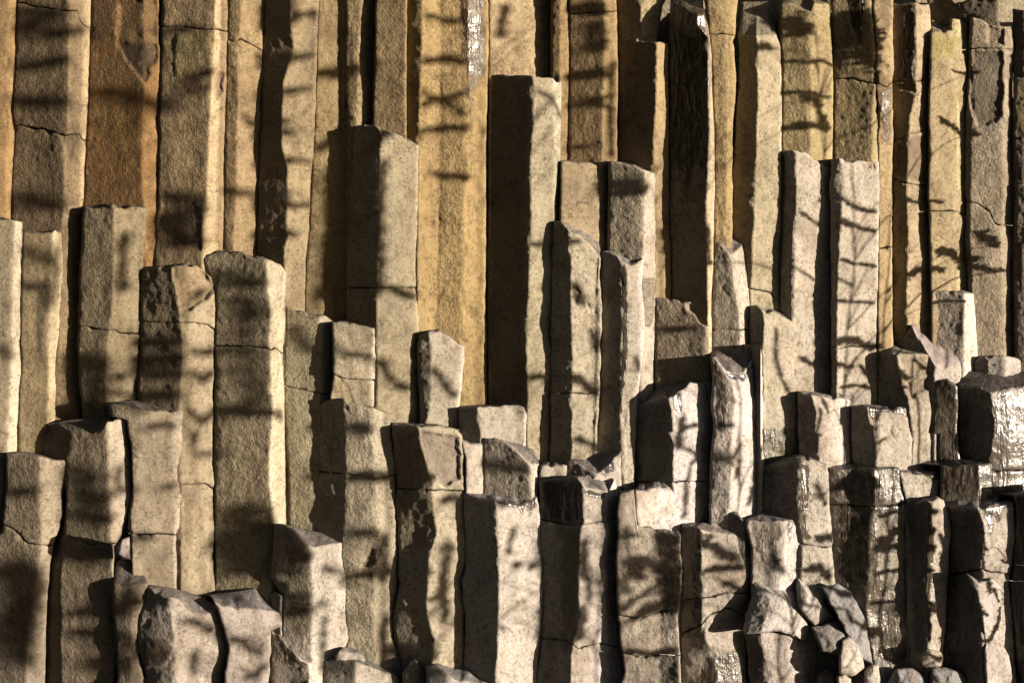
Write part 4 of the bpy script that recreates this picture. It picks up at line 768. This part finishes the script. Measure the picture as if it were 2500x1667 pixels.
# the rock mass the columns grow from, and the dark ground in front
xs = np.linspace(-900, 3400, 130); ys = np.linspace(-420, 1800, 80)
X, Y = np.meshgrid(xs, ys)
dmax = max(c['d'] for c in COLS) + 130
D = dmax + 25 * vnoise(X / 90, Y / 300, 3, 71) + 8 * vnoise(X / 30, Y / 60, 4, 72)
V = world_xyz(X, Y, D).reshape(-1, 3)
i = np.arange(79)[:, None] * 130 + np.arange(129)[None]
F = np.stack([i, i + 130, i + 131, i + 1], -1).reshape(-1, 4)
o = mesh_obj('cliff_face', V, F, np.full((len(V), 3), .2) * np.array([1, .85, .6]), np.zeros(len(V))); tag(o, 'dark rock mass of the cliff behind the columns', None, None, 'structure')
zg = (HOR - 1795) * S
gx = np.concatenate([np.linspace(-1500, -20, 12), np.linspace(-15, 15, 60), np.linspace(20, 1500, 12)])
gy = np.concatenate([np.linspace(-1500, -30, 12), np.linspace(-25, 4, 60)])
X, Y = np.meshgrid(gx, gy)
Z = zg + 0.03 * vnoise(X / 1.5, Y / 1.5, 0, 73)
i = np.arange(len(gy) - 1)[:, None] * len(gx) + np.arange(len(gx) - 1)[None]
F = np.stack([i, i + 1, i + 1 + len(gx), i + len(gx)], -1).reshape(-1, 4)
o = mesh_obj('ground', np.stack([X, Y, Z], -1).reshape(-1, 3), F, None, None, None, plain("black_beach_sand", (.035, .032, .03), 0.9, 6, 0.03))
tag(o, 'dark sand ground in front of the cliff', None, None, 'structure')

# added unseen slope behind the camera, hiding low sky except toward the sun
na, nh = 220, 14
az = np.linspace(radians(-178), radians(178), na)[None, :]; k = np.linspace(0, 1, nh)[:, None]
rel = np.degrees(az) - SUN_AZ
hgt = 62 * (0.9 + 0.25 * vnoise(az * 4, 0.5, 1, 81) + 0.12 * vnoise(az * 17, 0.5, 2, 82)) * (0.015 + 0.985 * np.clip((np.abs(rel) - 16) / 26, 0, 1) ** 1.5)
rad = 58 + 22 * k + 5 * vnoise(az * 9, k * 4, 3, 83) + 2 * vnoise(az * 30, k * 11, 4, 84)
V = np.stack([np.sin(az) * rad, -np.cos(az) * rad + 0 * k, zg - 1 + k * hgt + 0 * az], -1)
V = V[:, np.abs(np.degrees(az[0])) < 100].copy(); nc = V.shape[1]
i = np.arange(nh - 1)[:, None] * nc + np.arange(nc - 1)[None]
F = np.stack([i, i + 1, i + 1 + nc, i + nc], -1).reshape(-1, 4)
o = mesh_obj('sky_blocking_hill', V.reshape(-1, 3), F, None, None, None, plain("blocking_slope", (.06, .055, .035), 0.95, 1.5, 0.2))
tag(o, 'dark slope added behind the camera to hide low sky', None, None, 'structure')

# ------------------------------------------------------------------ young leafy birches beside the view, whose sprays shade the rock
# each spray: photo points of the rock it shades, and its thickness in photo pixels; extra ones added to deepen the shade
SPRAYS = """42,70 100,75 165,82 16;60,40 140,45 26;160,75 205,75 9;45,160 90,166 130,150 165,137 15;40,240 100,252 160,255 15;40,475 90,490 140,500 14
222,228 290,240 345,238 13;352,245 388,248 17;393,265 415,268 7;390,470 440,478 470,490 492,512 12;400,540 440,560 470,600 34;425,65 470,80 12;490,175 520,182 22;465,190 470,230 9
620,135 638,140 7;590,285 610,300 635,312 7;545,465 575,468 7;580,470 630,480 9;645,60 700,48 777,35 13;712,0 705,60 15;643,160 700,155 720,141 770,142 11;640,230 700,222 755,220 8;640,330 715,322 9;640,400 700,393 757,402 11;640,500 755,504 7;630,568 725,576 9
785,190 838,168 30;775,365 835,345 26;812,410 803,560 790,720 26;1035,45 1080,50 1125,56 11;1030,145 1100,150 1132,150 16;1030,222 1060,232 1100,238 1132,224 11;1030,258 1070,250 1110,258 1128,282 11;1030,318 1080,318 1140,316 15;1060,425 1110,428 1145,440 13;1225,80 1228,20 26
1390,18 1475,22 22;1460,60 1455,130 18;1395,180 1430,182 1475,180 22;1390,256 1430,255 1470,256 1503,263 10;1440,240 1468,254 16;1395,362 1445,355 6;1490,150 1491,380 12;1310,218 1350,245 1370,285 7;1297,595 1350,598 8;1290,910 1345,925 18
925,700 965,712 1015,728 12;960,703 1000,715 11;920,880 950,920 992,946 22;1490,440 1560,470 34;1645,645 1725,643 8;1715,560 1700,650 16;1850,110 1890,130 22;1908,150 1975,153 6;1980,150 2030,158 11;1908,225 1975,228 2000,238 2030,240 9;1910,310 1975,308 2025,318 18;1990,235 2018,310 26;1912,55 1975,62 34
2060,20 2085,100 2130,170 42;2100,40 2125,120 36;2062,488 2085,505 2140,515 13;2060,535 2090,555 2140,560 12;2055,630 2080,648 2140,650 9;2045,733 2100,732 2140,740 9;2050,830 2140,835 24;2050,940 2140,945 11;2215,670 2270,665 20;2245,740 2272,738 8;2325,170 2360,185 8;2375,655 2440,658 14;2450,655 2475,662 6
1892,800 1892,860 1910,920 1935,980 1945,1010 8;1610,805 1640,808 1670,795 11;1660,1045 1710,1038 12;1660,1098 1690,1105 1710,1140 8;1715,1110 1680,1130 1668,1180 8;1720,1140 1715,1170 8;1668,1180 1670,1260 12;1735,1080 1710,1120 8;1856,1090 1830,1225 18
605,745 592,790 595,850 612,940 620,1000 12;530,1000 580,1008 635,1008 13;665,1010 690,1020 17;600,1260 620,1290 560,1330 55;560,1370 640,1400 30;343,830 435,838 18;343,880 440,865 20;350,905 435,915 17;345,960 430,975 22;470,860 500,865 522,860 12;470,900 500,928 520,905 14;465,1000 495,1030 522,1000 11;475,1110 520,1105 7;480,1050 475,1100 9;480,725 510,705 9
205,860 235,960 40;210,985 250,1005 24;300,920 278,915 17;260,955 300,965 9;300,570 296,700 26;60,700 88,702 10;135,600 126,750 11;0,840 25,875 10;18,1200 50,1202 80,1192 9;20,1340 80,1440 40,1580 80;30,1480 70,1620 60;170,1150 235,1210 40;190,1260 235,1250 40;150,1345 220,1360 268,1350 34;170,1500 230,1475 272,1430 26;160,1545 210,1540 262,1547 12;200,1610 240,1640 22;290,1130 285,1200 318,1190 10;350,1040 420,1045 12;330,1310 372,1315 10;400,1190 425,1180 12;300,1480 340,1470 20;300,1560 330,1600 24
850,1160 908,1165 26;915,1170 960,1160 22;930,1400 960,1390 26;850,1400 905,1405 12;935,1310 937,1400 34;942,1500 935,1640 22;855,1040 900,1050 20;860,1290 900,1300 18;790,1390 835,1392 8;830,1410 845,1440 14;775,1470 797,1481 10;795,1500 785,1640 11;700,1330 745,1380 26;700,1450 745,1500 30;1095,1320 1080,1450 1090,1530 34;1045,1462 1110,1465 7;1085,1210 1130,1225 22;960,1590 1040,1600 26;1255,1385 1270,1378 15;1293,1385 1296,1383 13;1300,1384 1320,1365 3;1240,1350 1260,1290 8;1215,1525 1230,1532 9
1485,1285 1478,1400 1480,1450 7;1495,1375 1477,1405 9;1605,1320 1645,1450 1630,1490 40;1610,1412 1560,1460 1515,1492 11;1540,1500 1640,1482 30;1530,1600 1640,1590 18;1512,1307 1555,1307 6;1340,1320 1345,1400 20;1720,1385 1810,1390 20;1720,1335 1800,1350 34;1770,1425 1815,1430 16;1985,1300 2025,1312 24;1905,1445 1880,1520 10;1885,1522 1960,1530 24;1960,1440 2010,1450 18;2135,1330 2200,1342 22;2150,1260 2210,1252 14;2140,1402 2205,1384 12;2130,1465 2210,1472 12;2440,1370 2470,1372 8;2442,1490 2425,1560 2410,1572 16;2142,1080 2165,1066 9;1960,1000 1985,1060 10;2420,1440 2440,1470 10;440,1520 520,1535 16;470,1590 480,1650 14;560,1560 640,1590 18;600,1650 650,1630 20
1405,700 1420,740 20;1410,930 1460,950 24;1440,800 1460,860 16;1555,870 1560,900 10;1400,1075 1455,1090 18;1180,1120 1290,1150 12;60,610 120,640 14;560,660 640,690 20;570,720 640,780 16;710,800 770,860 14;830,860 900,880 10;1060,900 1110,960 16;2290,600 2340,640 26;2300,280 2350,330 14;2390,560 2440,600 18;2100,900 2140,925 16;1950,520 2020,560 9;1950,880 2025,900 14;2240,880 2270,900 10;2150,1590 2210,1600 16;2210,480 2265,500 10;1520,1360 1560,1400 30;1550,1350 1600,1390 24;2300,1350 2310,1450 14;2040,1190 2110,1180 20;1330,1480 1360,1560 26;1880,1350 1910,1400 14;1985,1180 2010,1240 14;1960,1380 2020,1400 26;2150,1310 2200,1300 26;2240,1480 2300,1500 14;2290,1300 2310,1340 10;1560,1030 1630,1100 20;1430,1370 1440,1460 14"""
rng = random.Random(5)
nrg = np.random.default_rng(5)
sprays = []
for part in SPRAYS.replace('\n', ';').split(';'):
    q = part.split()
    P = np.array([[float(v) for v in a.split(',')] for a in q[:-1]]); w = float(q[-1])
    seg = np.hypot(*np.diff(P, axis=0).T); cum = np.concatenate([[0], np.cumsum(seg)])
    m = max(2, int(cum[-1] / 7)); t = np.linspace(0, cum[-1], m)
    X, Yp = np.interp(t, cum, P[:, 0]), np.interp(t, cum, P[:, 1])
    uu = np.linspace(0, 1, m); ph0 = rng.uniform(0, 6)
    Yp = Yp + w * .35 * np.sin(uu * rng.uniform(3, 7) + ph0) + rng.uniform(-1, 1) * w * .25
    d = np.array([scene_depth(min(max(x, 2), 2498), y, 200.0) for x, y in zip(X, Yp)])
    d = np.minimum(d, np.median(d) + 40)
    W3 = world_xyz(X, Yp, d)
    el = tan(radians(SUN_EL)); hx, hy = sin(radians(SUN_AZ)), -cos(radians(SUN_AZ))
    # out along the sun's direction as far as a line of trees that stands just right of the view
    Lh = (6.0 - W3[:, 0].mean() - 0.33 * W3[:, 1].mean()) / (hx - 0.3286 * hy * -1.0 if False else hx + 0.3286 * hy)
    Lh = Lh + rng.uniform(-.25, .25)
    T3 = W3 + Lh * np.array([hx, hy, el])
    sprays.append((T3, 0.5 * math.hypot(w * S, 0.8 * Lh * sl.angle), Lh))
BARK = plain("pale_birch_bark", (.32, .29, .25), 0.85, 14, 0.01)
LEAF = plain("autumn_leaves", (.09, .075, .03), 0.7, 9, 0.002)
def tube(P, r, n=6):
    P = np.asarray(P, float); r = np.broadcast_to(np.asarray(r, float), (len(P),))
    T = np.gradient(P, axis=0); T /= np.linalg.norm(T, axis=1, keepdims=True) + 1e-9
    up = np.where(np.abs(T[:, 2:3]) > .9, np.array([[1., 0, 0]]), np.array([[0, 0, 1.]]))
    U = np.cross(T, up); U /= np.linalg.norm(U, axis=1, keepdims=True) + 1e-9
    Wv = np.cross(T, U); a = np.linspace(0, 2 * np.pi, n, endpoint=False)
    V = P[:, None] + r[:, None, None] * (np.cos(a)[None, :, None] * U[:, None] + np.sin(a)[None, :, None] * Wv[:, None])
    m = len(P); i = np.arange(m - 1)[:, None] * n + np.arange(n)[None]; j = np.arange(m - 1)[:, None] * n + (np.arange(n)[None] + 1) % n
    return V.reshape(-1, 3), np.stack([i, j, j + n, i + n], -1).reshape(-1, 4)
def join(parts):
    V, F, k = [], [], 0
    for v, f in parts: V.append(v); F.append(f + k); k += len(v)
    return np.concatenate(V), np.concatenate(F)
cent = np.array([s[0].mean(0) for s in sprays])
key = cent[:, 0]
NT = 7
edges = np.linspace(key.min() - .01, key.max() + .01, NT + 1)
TREES = ["slender young birch standing farthest from the cliff, nearest the photographer", "young birch next after the outermost one in the row beside the view", "third young birch of the row, counted from the photographer",
         "middle young birch of the row beside the view", "third young birch of the row, counted from the cliff", "young birch one place out from the cliff foot", "slender young birch standing closest to the cliff foot"]
for k in range(NT):
    idx = [i for i in range(len(sprays)) if edges[k] <= key[i] < edges[k + 1]]
    if not idx: continue
    c = cent[idx]; bx, by = c[:, 0].mean(), c[:, 1].mean()
    # the stem stands a little outside its sprays
    off = np.array([.35, -.25]); tx, ty = bx + off[0], by + off[1]
    ztop = c[:, 2].max() + .5
    zz = np.linspace(zg - .05, ztop, 26)
    sway = np.stack([tx + .10 * np.sin(zz * .9 + k), ty + .08 * np.sin(zz * .7 + 2 * k), zz], -1)
    tr = np.interp(zz, [zz[0], ztop], [.015, .003])
    root = bpy.data.objects.new('young_birch', None); scn.collection.objects.link(root); root.location = (tx, ty, zg)
    base = np.array([tx, ty, zg])
    v, f = tube(sway, tr, 8); mesh_obj('trunk', v - base, f, None, None, root, BARK)
    tw, lf = [tube(sway, tr * .6, 5)], []
    for i in idx:
        P, r, Lh = sprays[i]
        e0, e1 = P[0], P[-1]
        near = P[np.argmin(np.hypot(P[:, 0] - tx, P[:, 1] - ty))]
        zs = min(max(near[2] - .35 * np.hypot(near[0] - tx, near[1] - ty) - .1, zg + .2), ztop)
        st = np.array([np.interp(zs, zz, sway[:, 0]), np.interp(zs, zz, sway[:, 1]), zs])
        u = np.linspace(0, 1, 9)[:, None]
        arc = st + (near - st) * u + np.array([0, 0, .10]) * np.sin(np.pi * u)
        tw.append(tube(arc, np.linspace(.008, .0025, 9), 5))
        if len(P) >= 2: tw.append(tube(P, np.repeat(max(.002, min(r * .4, .012)), len(P)), 5))
        # leaves in a feathery sausage round the twig
        ls = float(np.clip(r * 0.6, .008, .028))
        seglen = np.linalg.norm(np.diff(P, axis=0), axis=1).sum()
        n = int(np.clip((seglen * 2 * r + np.pi * r * r) / (ls * ls * 1.3) * 4.6, 14, 1800))
        t = nrg.random(n) * (len(P) - 1); a = np.floor(t).astype(int).clip(0, len(P) - 2); fr = (t - a)[:, None]
        C = P[a] * (1 - fr) + P[a + 1] * fr + nrg.normal(0, 1, (n, 3)) * r * (0.20 + 0.22 * np.abs(np.sin(fr * 0 + t[:, None] * .55 + i)))
        A = nrg.normal(0, 1, (n, 3)); A /= np.linalg.norm(A, axis=1, keepdims=True)
        B = np.cross(A, nrg.normal(0, 1, (n, 3))); B /= np.linalg.norm(B, axis=1, keepdims=True)
        sz = ls * nrg.uniform(.7, 1.3, (n, 1))
        V = np.stack([C - A * sz, C + B * sz * .62, C + A * sz, C - B * sz * .62], 1).reshape(-1, 3)
        lf.append((V, np.arange(4 * n).reshape(-1, 4)))
    v, f = join(tw); mesh_obj('branches', v - base, f, None, None, root, BARK)
    v, f = join(lf); mesh_obj('foliage', v - base, f, None, None, root, LEAF)
    tag(root, TREES[k], 'tree', 'young birches beside the view')
